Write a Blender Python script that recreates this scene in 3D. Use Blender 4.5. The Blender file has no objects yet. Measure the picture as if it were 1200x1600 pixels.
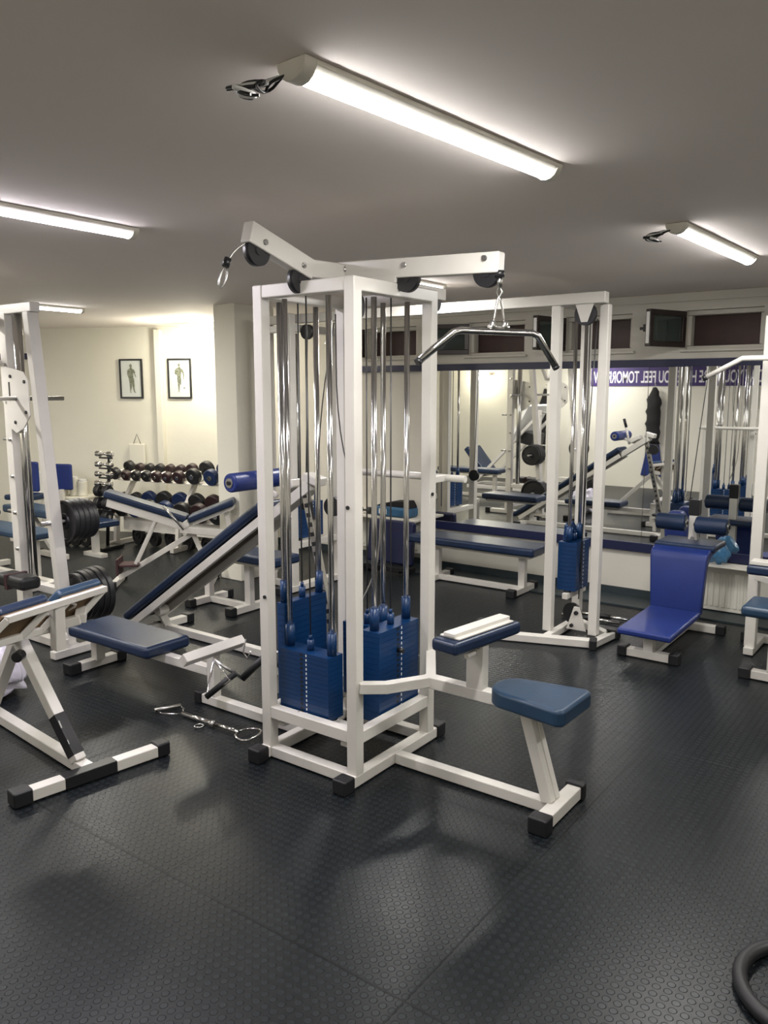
import bpy, bmesh, math, random
from mathutils import Vector, Matrix
random.seed(7)
S = bpy.context.scene
COL = S.collection
PI = math.pi

# ------------------------------------------------------------------ camera
cam_d = bpy.data.cameras.new('camera'); cam = bpy.data.objects.new('camera', cam_d); COL.objects.link(cam)
cam_d.sensor_fit = 'HORIZONTAL'; cam_d.sensor_width = 36.0; cam_d.lens = 36.0*1260/1200
cam_d.clip_start = 0.05; cam_d.clip_end = 60
cam.location = (0, 0, 1.65); cam.rotation_euler = (math.radians(90-8.5), 0, math.radians(36.3))
S.camera = cam
S.view_settings.view_transform = 'Standard'
S.view_settings.look = 'None'; S.view_settings.gamma = 1.0; S.view_settings.use_curve_mapping = False
S.view_settings.exposure = 0.48
LAMP_W = 19.0          # watts of each ceiling batten
DIFF_E = 27.0          # emission of the diffusers
W = bpy.data.worlds.new('world'); S.world = W; W.use_nodes = True
W.node_tree.nodes['Background'].inputs[0].default_value = (0.9, 0.95, 1.0, 1)
W.node_tree.nodes['Background'].inputs[1].default_value = 0.02

# ------------------------------------------------------------------ materials
def mat(name, col, rough=0.5, metal=0.0, noise=0.0, nscale=8.0, bump=0.0, bscale=60.0, coat=0.0, spec=None, emit=None, es=0.0, col2=None):
    m = bpy.data.materials.new(name); m.use_nodes = True
    nt = m.node_tree; b = nt.nodes['Principled BSDF']
    b.inputs['Base Color'].default_value = (*col, 1); b.inputs['Roughness'].default_value = rough
    b.inputs['Metallic'].default_value = metal
    if coat: b.inputs['Coat Weight'].default_value = coat; b.inputs['Coat Roughness'].default_value = 0.15
    if spec is not None: b.inputs['Specular IOR Level'].default_value = spec
    tc = nt.nodes.new('ShaderNodeTexCoord')
    if noise > 0:
        n = nt.nodes.new('ShaderNodeTexNoise'); n.inputs['Scale'].default_value = nscale; n.inputs['Detail'].default_value = 5
        nt.links.new(tc.outputs['Object'], n.inputs['Vector'])
        mx = nt.nodes.new('ShaderNodeMix'); mx.data_type = 'RGBA'
        c2 = col2 or tuple(max(0, c*(1-noise)) for c in col)
        mx.inputs[6].default_value = (*col, 1); mx.inputs[7].default_value = (*c2, 1)
        rp = nt.nodes.new('ShaderNodeMapRange'); rp.inputs[1].default_value = .35; rp.inputs[2].default_value = .7
        nt.links.new(n.outputs['Fac'], rp.inputs[0]); nt.links.new(rp.outputs[0], mx.inputs[0])
        nt.links.new(mx.outputs[2], b.inputs['Base Color'])
    if bump > 0:
        n2 = nt.nodes.new('ShaderNodeTexNoise'); n2.inputs['Scale'].default_value = bscale; n2.inputs['Detail'].default_value = 3
        nt.links.new(tc.outputs['Object'], n2.inputs['Vector'])
        bp = nt.nodes.new('ShaderNodeBump'); bp.inputs['Strength'].default_value = bump; bp.inputs['Distance'].default_value = .004
        nt.links.new(n2.outputs['Fac'], bp.inputs['Height']); nt.links.new(bp.outputs[0], b.inputs['Normal'])
    if emit:
        b.inputs['Emission Color'].default_value = (*emit, 1); b.inputs['Emission Strength'].default_value = es
    return m

M = {}
M['white'] = mat('white_paint', (.68, .655, .61), .32, noise=.07, nscale=6, bump=.05, bscale=30)
M['navy'] = mat('navy_vinyl', (.011, .026, .068), .36, noise=.25, nscale=5, bump=.15, bscale=120)
M['blue'] = mat('bright_blue_vinyl', (.014, .032, .175), .36, noise=.15, nscale=5, bump=.12, bscale=120)
M['stack'] = mat('blue_enamel', (.004, .036, .125), .34, noise=.1, nscale=14)
M['chrome'] = mat('chrome', (.62, .61, .60), .16, 1.0)
M['steel'] = mat('brushed_steel', (.55, .54, .52), .3, 1.0, noise=.15, nscale=20)
M['rubber'] = mat('black_rubber', (.010, .010, .012), .5, bump=.1)
M['black'] = mat('black_plastic', (.012, .012, .014), .35)
M['iron'] = mat('black_iron', (.014, .014, .016), .42, noise=.3, nscale=30, bump=.15)
M['maroon_iron'] = mat('dark_red_iron', (.028, .012, .014), .42, noise=.2, nscale=30)
M['blue_iron'] = mat('dark_blue_iron', (.010, .025, .085), .38, noise=.2, nscale=30)
M['wood'] = mat('plywood', (.20, .13, .065), .7, noise=.35, nscale=7)
M['dwood'] = mat('dark_plywood', (.10, .072, .052), .65, noise=.3, nscale=6)
M['cable'] = mat('steel_cable', (.10, .10, .10), .4, .7)
M['darkred'] = mat('dark_red_rubber', (.05, .018, .022), .5)
M['label'] = mat('paper_label', (.82, .82, .80), .6)
M['wall'] = mat('cream_wall', (.78, .755, .66), .75, noise=.05, nscale=1.5, bump=.25, bscale=25)
M['wallg'] = mat('pale_wall', (.71, .68, .61), .7, noise=.06, nscale=2, bump=.25, bscale=25)
M['ceil'] = mat('ceiling_paint', (.90, .83, .78), .85, noise=.04, nscale=1.2, bump=.2, bscale=14)
M['rail'] = mat('navy_rail', (.012, .016, .060), .35)
M['frame_dark'] = mat('dark_brown_window_frame', (.035, .025, .022), .35)
M['night'] = mat('dark_night_board', (.060, .030, .026), .5, noise=.3, nscale=10)  # dark brown standing in for the night behind the windows
M['housing'] = mat('lamp_housing', (.72, .69, .60), .4)
M['diff'] = mat('lamp_diffuser', (.95, .95, .95), .4, emit=(1.0, .985, .97), es=DIFF_E)
M['diffv'] = mat('lamp_diffuser_cool', (.95, .95, .95), .4, emit=(.97, .92, 1.0), es=DIFF_E)
M['mirror'] = mat('mirror_glass', (.90, .91, .89), .012, 1.0)
M['mortar'] = mat('radiator_enamel', (.74, .72, .65), .35)
M['paper'] = mat('poster_paper', (.62, .65, .62), .5)
M['ink'] = mat('poster_ink', (.085, .10, .06), .6, noise=.6, nscale=60, col2=(.30, .31, .24))
M['banner'] = mat('purple_banner', (.045, .025, .13), .6)
M['bannert'] = mat('banner_letters', (.78, .76, .80), .6)
M['hoodie'] = mat('black_cloth', (.010, .009, .010), .85, bump=.6, bscale=20)
M['bag'] = mat('crumpled_white_plastic', (.72, .69, .78), .25, noise=.25, nscale=14, bump=.9, bscale=18)
M['bbag'] = mat('blue_cloth_bag', (.03, .12, .24), .55, noise=.3, nscale=12, bump=.5, bscale=25)
M['bplastic'] = mat('thin_blue_plastic', (.07, .22, .42), .2, noise=.3, nscale=18, bump=.8, bscale=30)
M['lino'] = mat('teal_linoleum', (.030, .045, .052), .45, noise=.3, nscale=4)
M['teal'] = mat('faded_blue_vinyl', (.021, .053, .105), .38, noise=.3, nscale=6, bump=.1, bscale=100)
M['glass'] = mat('window_glass', (.10, .13, .12), .05, 0.0)
M['glass'].node_tree.nodes['Principled BSDF'].inputs['Transmission Weight'].default_value = .6

def floor_mat():
    m = bpy.data.materials.new('studded_rubber_floor'); m.use_nodes = True
    nt = m.node_tree; N = nt.nodes; L = nt.links; b = N['Principled BSDF']
    tc = N.new('ShaderNodeTexCoord')
    sp = N.new('ShaderNodeSeparateXYZ'); L.new(tc.outputs['Object'], sp.inputs[0])
    def mth(op, a, c=None):
        n = N.new('ShaderNodeMath'); n.operation = op
        for i, v in enumerate((a, c)):
            if v is None: continue
            if isinstance(v, (int, float)): n.inputs[i].default_value = v
            else: L.new(v, n.inputs[i])
        return n.outputs[0]
    P = 0.032
    def cell(o): return mth('SUBTRACT', mth('FRACT', mth('DIVIDE', o, P)), .5)
    # square grid of discs, aligned with the room
    cx, cy = cell(sp.outputs[0]), cell(sp.outputs[1])
    r = mth('SQRT', mth('ADD', mth('MULTIPLY', cx, cx), mth('MULTIPLY', cy, cy)))
    def sstep(v, a, bb, o0=1.0, o1=0.0):
        n = N.new('ShaderNodeMapRange'); n.interpolation_type = 'SMOOTHSTEP'
        n.inputs[1].default_value = a; n.inputs[2].default_value = bb; n.inputs[3].default_value = o0; n.inputs[4].default_value = o1
        L.new(v, n.inputs[0]); return n.outputs[0]
    disc = sstep(r, .31, .38)
    # mat seams every metre
    def seam(o, w, off):
        f = mth('ABSOLUTE', mth('SUBTRACT', mth('FRACT', mth('ADD', mth('DIVIDE', o, w), off)), .5))
        return sstep(f, .4965, .4990, 0, 1)
    sm = mth('MAXIMUM', seam(sp.outputs[0], 1.0, .13), seam(sp.outputs[1], 1.0, .37))
    hgt = mth('SUBTRACT', disc, mth('MULTIPLY', sm, .8))
    bp = N.new('ShaderNodeBump'); bp.inputs['Strength'].default_value = .85; bp.inputs['Distance'].default_value = .0034
    L.new(hgt, bp.inputs['Height']); L.new(bp.outputs[0], b.inputs['Normal'])
    n1 = N.new('ShaderNodeTexNoise'); n1.inputs['Scale'].default_value = 1.6; n1.inputs['Detail'].default_value = 6; L.new(tc.outputs['Object'], n1.inputs['Vector'])
    n2 = N.new('ShaderNodeTexNoise'); n2.inputs['Scale'].default_value = 40; n2.inputs['Detail'].default_value = 3; L.new(tc.outputs['Object'], n2.inputs['Vector'])
    mx = N.new('ShaderNodeMix'); mx.data_type = 'RGBA'
    mx.inputs[6].default_value = (.0075, .0105, .0130, 1); mx.inputs[7].default_value = (.011, .0150, .0185, 1)
    L.new(n1.outputs['Fac'], mx.inputs[0])
    mx2 = N.new('ShaderNodeMix'); mx2.data_type = 'RGBA'; mx2.blend_type = 'MULTIPLY'; mx2.inputs[0].default_value = 1
    g = sstep(r, .30, .40, 1.0, .55)
    cmb = N.new('ShaderNodeCombineColor')
    for i in range(3): L.new(mth('MULTIPLY', g, mth('SUBTRACT', 1.0, mth('MULTIPLY', sm, .4))), cmb.inputs[i])
    L.new(mx.outputs[2], mx2.inputs[6]); L.new(cmb.outputs[0], mx2.inputs[7])
    L.new(mx2.outputs[2], b.inputs['Base Color'])
    rr = N.new('ShaderNodeMapRange'); rr.inputs[3].default_value = .27; rr.inputs[4].default_value = .44
    L.new(n2.outputs['Fac'], rr.inputs[0]); L.new(rr.outputs[0], b.inputs['Roughness'])
    b.inputs['Specular IOR Level'].default_value = .34
    return m
M['floor'] = floor_mat()

# ------------------------------------------------------------------ mesh helpers
class MB:
    def __init__(s): s.bm = bmesh.new(); s.slot = 0
    def _done(s, fs):
        for f in fs: f.material_index = s.slot
    def box(s, c, d, rot=None):
        r = bmesh.ops.create_cube(s.bm, size=1.0)
        mt = Matrix.Translation(Vector(c)) @ (rot.to_4x4() if rot is not None else Matrix.Identity(4)) @ Matrix.Diagonal((*d, 1))
        bmesh.ops.transform(s.bm, matrix=mt, verts=r['verts'])
        s._done({f for v in r['verts'] for f in v.link_faces}); return s
    def bb(s, x0, x1, y0, y1, z0, z1):
        return s.box(((x0+x1)/2, (y0+y1)/2, (z0+z1)/2), (abs(x1-x0), abs(y1-y0), abs(z1-z0)))
    def beam(s, p, q, w=.05, h=None, roll=0.0, ext=0.0):
        """square tube from p to q; w is sideways, h is up"""
        p = Vector(p); q = Vector(q); h = h or w
        d = (q-p); ln = d.length; z = d.normalized()
        up = Vector((0, 0, 1)) if abs(z.z) < .97 else Vector((0, 1, 0))
        x = up.cross(z).normalized(); y = z.cross(x)
        R = Matrix((x, y, z)).transposed()
        if roll: R = R @ Matrix.Rotation(roll, 3, 'Z')
        return s.box((p+q)/2, (w, h, ln+2*ext), R)
    def cyl(s, p, q, r, r2=None, seg=20):
        p = Vector(p); q = Vector(q); d = q-p
        c = bmesh.ops.create_cone(s.bm, cap_ends=True, segments=seg, radius1=r, radius2=r if r2 is None else r2, depth=d.length)
        R = Vector((0, 0, 1)).rotation_difference(d.normalized()).to_matrix().to_4x4()
        bmesh.ops.transform(s.bm, matrix=Matrix.Translation((p+q)/2) @ R, verts=c['verts'])
        fs = {f for v in c['verts'] for f in v.link_faces}
        for f in fs:
            if len(f.verts) == 4: f.smooth = True
        s._done(fs); return s
    def sphere(s, c, r, sc=(1, 1, 1)):
        o = bmesh.ops.create_uvsphere(s.bm, u_segments=16, v_segments=10, radius=r)
        bmesh.ops.transform(s.bm, matrix=Matrix.Translation(Vector(c)) @ Matrix.Diagonal((*sc, 1)), verts=o['verts'])
        fs = {f for v in o['verts'] for f in v.link_faces}
        for f in fs: f.smooth = True
        s._done(fs); return s
    def tube(s, pts, r, seg=10, closed=False, smooth=0):
        pts = [Vector(p) for p in pts]
        for _ in range(smooth):
            n = []
            for i in range(len(pts)-1):
                n += [pts[i]*.75+pts[i+1]*.25, pts[i]*.25+pts[i+1]*.75]
            pts = ([pts[0]] + n + [pts[-1]]) if not closed else n + [pts[-1]*.75+pts[0]*.25, pts[-1]*.25+pts[0]*.75]
        n = len(pts); rings = []; prev = None
        for i, p in enumerate(pts):
            a = pts[(i-1) % n] if (closed or i > 0) else p
            b = pts[(i+1) % n] if (closed or i < n-1) else p
            t = (b-a).normalized()
            if prev is None:
                u = Vector((0, 0, 1)) if abs(t.z) < .9 else Vector((1, 0, 0))
                x = u.cross(t).normalized()
            else:
                x = (prev - t*prev.dot(t)).normalized()
            prev = x; y = t.cross(x)
            rings.append([s.bm.verts.new(p + (x*math.cos(2*PI*k/seg) + y*math.sin(2*PI*k/seg))*r) for k in range(seg)])
        fs = []
        m = n if closed else n-1
        for i in range(m):
            A = rings[i]; B = rings[(i+1) % n]
            off = 0
            if closed and i == n-1:
                off = min(range(seg), key=lambda o: (A[0].co-B[o].co).length)
            for k in range(seg):
                f = s.bm.faces.new((A[k], A[(k+1) % seg], B[(k+1+off) % seg], B[(k+off) % seg])); f.smooth = True; fs.append(f)
        if not closed:
            fs.append(s.bm.faces.new(list(reversed(rings[0])))); fs.append(s.bm.faces.new(rings[-1]))
        s._done(fs); return s
    def prism(s, poly, axis, a, b):
        """poly of 2D points extruded between a and b along axis ('x': points are (y,z); 'y': (x,z); 'z': (x,y))"""
        def P(u, v, w):
            return {'x': (w, u, v), 'y': (u, w, v), 'z': (u, v, w)}[axis]
        A = [s.bm.verts.new(P(u, v, a)) for u, v in poly]; B = [s.bm.verts.new(P(u, v, b)) for u, v in poly]
        fs = [s.bm.faces.new(A), s.bm.faces.new(list(reversed(B)))]
        n = len(poly)
        for i in range(n): fs.append(s.bm.faces.new((A[i], B[i], B[(i+1) % n], A[(i+1) % n])))
        bmesh.ops.recalc_face_normals(s.bm, faces=fs)
        s._done(fs); return s

def build(name, mb, mats, parent=None, origin=(0, 0, 0), bevel=0.0, seg=2, recalc=True):
    if recalc: bmesh.ops.recalc_face_normals(mb.bm, faces=mb.bm.faces)
    me = bpy.data.meshes.new(name)
    bmesh.ops.translate(mb.bm, verts=mb.bm.verts, vec=-Vector(origin))
    mb.bm.to_mesh(me); mb.bm.free()
    for m in (mats if isinstance(mats, (list, tuple)) else [mats]): me.materials.append(M[m])
    o = bpy.data.objects.new(name, me); COL.objects.link(o)
    if parent is not None: o.parent = parent
    else: o.location = origin
    if bevel > 0:
        md = o.modifiers.new('bevel', 'BEVEL'); md.width = bevel; md.segments = seg; md.limit_method = 'ANGLE'; md.angle_limit = math.radians(40)
        for p in me.polygons: p.use_smooth = True
        md.harden_normals = True
    return o
def tag(o, label=None, cat=None, group=None, kind=None):
    if label: o['label'] = label
    if cat: o['category'] = cat
    if group: o['group'] = group
    if kind: o['kind'] = kind
    return o
class Thing:
    """an Empty at the base of a thing; parts are given in room coordinates"""
    def __init__(s, name, loc, label, cat, group=None):
        s.e = bpy.data.objects.new(name, None); COL.objects.link(s.e); s.e.location = loc; s.o = loc
        s.e.empty_display_size = .1
        tag(s.e, label, cat, group)
    def part(s, name, mb, mats, parent=None, bevel=0.0, seg=2, label=None):
        o = build(name, mb, mats, parent or s.e, s.o, bevel, seg)
        if label: o['label'] = label
        return o
    def feet(s, *boxes):
        """black end caps; each a box (x0,x1,y0,y1,z0,z1)"""
        for b in boxes: s.part('rubber_foot', MB().bb(*b), 'rubber', bevel=.008)
def single(name, mb, mats, loc, label, cat, group=None, bevel=0.0, seg=2):
    o = build(name, mb, mats, None, loc, bevel, seg); return tag(o, label, cat, group)
def struct(name, mb, mats, bevel=0.0, parent=None):
    o = build(name, mb, mats, parent, (0, 0, 0), bevel)
    if parent is None: o['kind'] = 'structure'
    return o
def copy_tree(o, parent=None):
    c = o.copy(); COL.objects.link(c)
    if parent is not None: c.parent = parent
    for ch in list(o.children): copy_tree(ch, c)
    return c
def pad_box(mb, c, d, rot=None): return mb.box(c, d, rot)
def rotz(a): return Matrix.Rotation(a, 3, 'Z')
def roty(a): return Matrix.Rotation(a, 3, 'Y')
def rotx(a): return Matrix.Rotation(a, 3, 'X')

# ------------------------------------------------------------------ room shell
CE = 2.38; YM = 6.33
XL, XR, YB = -10.2, 2.6, -1.2
struct('floor', MB().bb(XL-.2, XR+.2, YB-.2, 8.2, -.10, 0), 'floor')
struct('ceiling', MB().bb(XL-.2, XR+.2, YB-.2, 8.2, CE, CE+.1), 'ceil')
# mirror wall with four high window openings
wins = [(-1.84, -1.30), (-2.80, -2.25), (-3.72, -3.17), (-4.88, -4.28), (-.88, -.34)]
ZW0, ZW1 = 1.965, 2.25
mb = MB(); mb.bb(-7.2, XR+.2, YM, YM+.30, 0, ZW0); mb.bb(-7.2, XR+.2, YM, YM+.30, ZW1, CE)
xs = sorted(wins); cur = -7.2
for a, b in xs: mb.bb(cur, a, YM, YM+.30, ZW0, ZW1); cur = b
mb.bb(cur, XR+.2, YM, YM+.30, ZW0, ZW1)
struct('wall_right', mb, 'wallg')
struct('wall_behind', MB().bb(XL-.2, XR+.2, YB-.2, YB, 0, CE), 'wall')
struct('wall_side', MB().bb(XR, XR+.2, YB, YM, 0, CE), 'wall')
struct('wall_left', MB().bb(XL-.2, XL, YB, 8, 0, CE), 'wall')
# skewed rear wall
W0 = Vector((-8.974, 5.409, 0)); WD = Vector((.9169, .3991, 0)); WN = Vector((-.3991, .9169, 0))
def onwall(t, out=0.0, z=0.0): return W0 + WD*t - WN*out + Vector((0, 0, z))
WR = Matrix((WD, WN, Vector((0, 0, 1)))).transposed()
c = onwall(.6, -.1, CE/2)
struct('wall_rear', MB().box(c, (4.9, .2, CE), WR), 'wall')
# pillar
struct('trim_1', MB().bb(-5.36, -5.10, 4.83, 5.30, 0, CE), 'wall', bevel=.006)
# linoleum strip along the mirror wall
struct('baseboard_right', MB().bb(-5.0, .6, YM-.34, YM-.002, .0, .012), 'lino')
struct('trim_2', MB().bb(-7.0, .8, YM-.012, YM-.001, 0, .07), 'lino')
# pipe boxing on rear wall
c = onwall(1.52, .035, 1.17)
struct('trim_3', MB().box(c, (.075, .07, 2.34), WR), 'wall', bevel=.004)
# shallow lintel band above windows
struct('trim_4', MB().bb(-6.6, .9, YM-.02, YM-.001, 2.315, CE-.001), 'wallg', bevel=.004)

# windows : each opening has a pale reveal, a dark board standing in for the night outside, and a dark casement swung inwards
for i, (a, b) in enumerate(wins):
    w = bpy.data.objects.new('window_%d' % (i+1), None); COL.objects.link(w); w.location = (a, YM, ZW0); w['kind'] = 'structure'
    def wp(name, mb, m, bevel=0.0): return build(name, mb, m, w, (a, YM, ZW0), bevel)
    mb = MB()
    for (x0, x1, z0, z1) in ((a, b, ZW0, ZW0+.025), (a, b, ZW1-.035, ZW1), (a, a+.03, ZW0+.025, ZW1-.035), (b-.03, b, ZW0+.025, ZW1-.035)):
        mb.bb(x0+.001, x1-.001, YM+.05, YM+.13, z0+.001, z1-.001)
    wp('window_frame', mb, 'wallg', .004)
    wp('night_board', MB().bb(a+.03, b-.03, YM+.14, YM+.17, ZW0+.02, ZW1-.03), 'night')
    wp('window_sill', MB().bb(a-.03, b+.03, YM-.03, YM+.05, ZW0-.022, ZW0-.002), 'wallg', .004)
    # casement hinged at left jamb
    ang = {0: math.radians(-112), 1: math.radians(-100), 2: math.radians(-158), 3: math.radians(-112), 4: math.radians(-110)}[i]
    Wd, Ht = .40, ZW1-ZW0-.02
    hinge = Vector((a+.01, YM-.012, ZW0+.012))
    R = rotz(ang)
    def cb(mb, x0, x1, y0, y1, z0, z1):
        c = Vector(((x0+x1)/2, (y0+y1)/2, (z0+z1)/2)); mb.box(hinge + R @ c, (x1-x0, y1-y0, z1-z0), R)
    mb = MB()
    for (x0, x1, z0, z1) in ((0, Wd, 0, .04), (0, Wd, Ht-.04, Ht), (0, .04, .04, Ht-.04), (Wd-.04, Wd, .04, Ht-.04)):
        cb(mb, x0, x1, -.045, 0, z0, z1)
    f = wp('casement', mb, 'frame_dark', .004)
    mb = MB(); cb(mb, Wd-.004, Wd+.002, -.036, -.008, .02, Ht-.02); wp('edge_seal', mb, 'label')
    mb = MB(); cb(mb, .04, Wd-.04, -.026, -.018, .04, Ht-.04); wp('pane', mb, 'glass')
    mb = MB(); cb(mb, Wd-.035, Wd-.010, -.075, -.045, Ht*.4, Ht*.6); cb(mb, Wd-.03, Wd-.015, -.11, -.07, Ht*.45, Ht*.53); wp('window_handle', mb, 'black', .003)

# ------------------------------------------------------------------ wall mirrors with navy rails
ZM0, ZM1 = .455, 1.835
seams = [-4.045, -2.092, -.30, 1.2]
for i in range(3):
    a, b = seams[i], seams[i+1]
    o = single('wall_mirror', MB().bb(a+.002, b-.002, YM-.022, YM-.004, ZM0, ZM1), 'mirror', (a, YM-.02, ZM0),
           ['large frameless mirror panel on the window wall, behind the flat bench', 'large mirror panel on the window wall, behind the bright blue roller bench',
            'mirror panel at the far right end of the window wall'][i], 'mirror')
for nm, z0, z1, lab in (('mirror_rail', ZM1, 1.893, 'navy blue rail running along the top edge of the wall mirrors under the windows'),
                  ('mirror_rail', .382, ZM0, 'navy blue rail running along the bottom edge of the wall mirrors above the radiator')):
    x0 = -5.05 if z0 > 1 else -4.06
    single(nm, MB().bb(x0, 1.2, YM-.036, YM-.003, z0, z1), 'rail', (x0, YM-.02, z0), lab, 'mirror rail', bevel=.003)

# ------------------------------------------------------------------ lamps
def batten(x, y0, y1, label, diff='diff', wires=True, z=CE, watt=None, tint=(1, .97, .92), yaw=0.0):
    """ceiling batten along the room's depth: low housing, rounded diffuser, end caps"""
    t = Thing('ceiling_light', (x, (y0+y1)/2, z), label, 'ceiling light', 'fluorescent battens')
    prof = [(-.045, z-.001), (.045, z-.001), (.045, z-.012), (.028, z-.026), (-.028, z-.026), (-.045, z-.012)]
    t.part('housing', MB().prism([(x+u, v) for u, v in prof], 'y', y0+.005, y1-.005), 'housing', bevel=.002)
    n = 9; arc = [(.028*math.cos(k*PI/(n-1)), -.026 - .018*math.sin(k*PI/(n-1))) for k in range(n)]
    mb = MB().prism([(x+u, z+v) for u, v in arc], 'y', y0+.03, y1-.02)
    t.part('diffuser', mb, diff)
    cap = [(.047*math.cos(k*PI/(n-1)), -.001 - .047*math.sin(k*PI/(n-1))) for k in range(n)]
    for ya, yb in ((y0-.012, y0+.028), (y1-.018, y1+.012)):
        t.part('end_cap', MB().prism([(x+u, z+v) for u, v in cap], 'y', ya, yb), 'housing', bevel=.003)
    ld = bpy.data.lights.new('batten_light', 'AREA'); ld.shape = 'RECTANGLE'; ld.size = .09; ld.size_y = (y1-y0)-.08
    ld.energy = watt or LAMP_W; ld.color = tint
    lo = bpy.data.objects.new('batten_light', ld); COL.objects.link(lo); lo.parent = t.e; lo.location = (0, 0, -.056)
    t.e.rotation_euler = (0, 0, math.radians(yaw))
    if wires:
        for k, mm in enumerate(('black', 'black', 'label', 'black')):
            a = Vector((x-.02-.01*k, y0-.008, z-.03)); pts = [a]
            for q in range(7):
                pts.append(a + Vector((-.035-.03*math.sin(q*1.7+k), -.02-.012*q+.03*math.sin(q*2.1+k*2), -.012-.012*math.sin(q*1.3+k)-.006*q)))
            t.part('wire', MB().tube(pts, .0035 if k < 2 else .006, 6, smooth=2), mm)
    return t
batten(-1.255, 1.43, 2.56, 'bright ceiling tube light with loose wires, nearest, over the cable tower', yaw=-4.5)
batten(-3.18, 1.12, 2.39, 'bright ceiling tube light at the left edge, over the tilted pad bench', 'diffv', tint=(.93, .88, 1.0))
batten(-1.12, 3.72, 4.87, 'ceiling tube light with loose wires on the right, in front of the high windows', yaw=-2.5)
batten(-6.50, 3.80, 4.32, 'distant ceiling tube light behind the slanted rack post on the left', wires=False, tint=(1, .96, .86))
batten(-3.09, 4.30, 4.86, 'ceiling tube light mostly hidden behind the top of the cable tower', wires=False)
# unseen ceiling lamps added to light the pillar, walls and rest of the room
batten(-5.7, 1.45, 2.70, 'added unseen ceiling tube light past the left edge, brightening the pillar', wires=False, watt=24)
batten(-5.4, -.9, .3, 'added unseen ceiling tube light behind the camera, brightening the wall there', wires=False, watt=26)
batten(-8.2, 1.5, 2.7, 'added unseen ceiling tube light beyond the left edge, brightening the far walls', wires=False, watt=26)
batten(.9, 2.6, 3.85, 'added unseen ceiling tube light to the right outside the frame', wires=False)
batten(.2, -.7, .5, 'unseen ceiling tube light above the photographer outside the frame', wires=False, watt=10)
# short bulkhead lamp by the pillar at the rear wall, very bright
def bulkhead(c, dirn, label, watt, L=.5, face=None):
    t = Thing('wall_light', c, label, 'wall light')
    c = Vector(c); d = Vector(dirn).normalized(); f = Vector(face).normalized()
    t.part('housing', MB().beam(c-d*L/2, c+d*L/2, .10, .05), 'housing', bevel=.006)
    q = c + f*.045
    t.part('diffuser', MB().cyl(q-d*(L/2-.02), q+d*(L/2-.02), .038, seg=18), 'diffw')
    ld = bpy.data.lights.new('bulkhead_light', 'POINT'); ld.energy = watt; ld.color = (1, .95, .78); ld.shadow_soft_size = .08
    lo = bpy.data.objects.new('bulkhead_light', ld); COL.objects.link(lo); lo.parent = t.e; lo.location = f*.18
M['diffw'] = mat('lamp_diffuser_warm', (.95, .95, .9), .4, emit=(1, .96, .82), es=26)
bulkhead((-6.80, 5.90, CE-.09), (.9169, .3991, 0), 'glaring lamp high on the rear wall beside the pillar', 30, .42, (.2, -.6, -.6))
bulkhead((-7.75, YB+.05, 1.98), (1, 0, 0), 'wall lamp on the wall behind the camera, seen as a glare in the mirror', 16, .3, (0, 1, -.2))

# ------------------------------------------------------------------ shared pieces
def plate_mb(w, d, h, axis, cx, cy, z, face):
    """one selector plate: slab with a pin hole and a pale number tick. axis = direction of its width"""
    mb = MB()
    if axis == 'x': mb.bb(cx-w/2, cx+w/2, cy-d/2, cy+d/2, z, z+h)
    else: mb.bb(cx-d/2, cx+d/2, cy-w/2, cy+w/2, z, z+h)
    def mark(off, sz, slot, out=.0008):
        mb.slot = slot
        if axis == 'x': y = cy + face*(d/2+out/2); mb.box((cx+off, y, z+h/2), (sz, out, h*.55))
        else: x = cx + face*(d/2+out/2); mb.box((x, cy+off, z+h/2), (out, sz, h*.55))
    mark(-.012, .016, 1); mark(.016, .006, 2)
    mb.slot = 0
    return mb
def stack(t, cx, cy, axis, face, z0, z1, ztop, n, w=.25, d=.10, rod_r=.0125, rods=True, pin=None, ro=None):
    h = (z1-z0)/n
    first = t.part('weight_plate', plate_mb(w, d, h*.955, axis, cx, cy, z0, face), ['stack', 'black', 'label'])
    for k in range(1, n):
        c = first.copy(); COL.objects.link(c); c.location = (0, 0, h*k)
    off = [(-w/2+.025), (w/2-.025)] if ro is None else [-ro, ro]
    def P(o, z): return (cx+o, cy, z) if axis == 'x' else (cx, cy+o, z)
    for o in off:
        t.part('bushing', MB().cyl(P(o, z1), P(o, z1+.10), min(.021, d*.42)), 'stack')
        if rods: t.part('guide_rod', MB().cyl(P(o, z0-.02), P(o, ztop), rod_r), 'chrome')
    t.part('selector_stem', MB().cyl(P(0, z1), P(0, z1+.05), .016).cyl(P(0, z1+.05), P(0, z1+.07), .008), 'stack')
    t.part('buffer', MB().cyl(P(off[0], z0-.018), P(off[0], z0-.001), .024).cyl(P(off[1], z0-.018), P(off[1], z0-.001), .024), 'rubber')
    if pin is not None:
        zz = z0+h*(pin+.5)
        if axis == 'x': a = (cx-.012, cy+face*d/2, zz); b = (cx-.012, cy+face*(d/2+.03), zz)
        else: a = (cx+face*d/2, cy-.012, zz); b = (cx+face*(d/2+.03), cy-.012, zz)
        t.part('selector_pin', MB().cyl(a, b, .011), 'black')
    return P
def pulley(t, c, axis, r=.05, w=.024, mm='black', parent=None):
    c = Vector(c); a = Vector(axis).normalized()
    mb = MB().cyl(c-a*w/2, c+a*w/2, r, seg=28).cyl(c-a*(w/2+.004), c+a*(w/2+.004), r*.35)
    o = t.part('pulley', mb, mm, parent); return o
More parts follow.
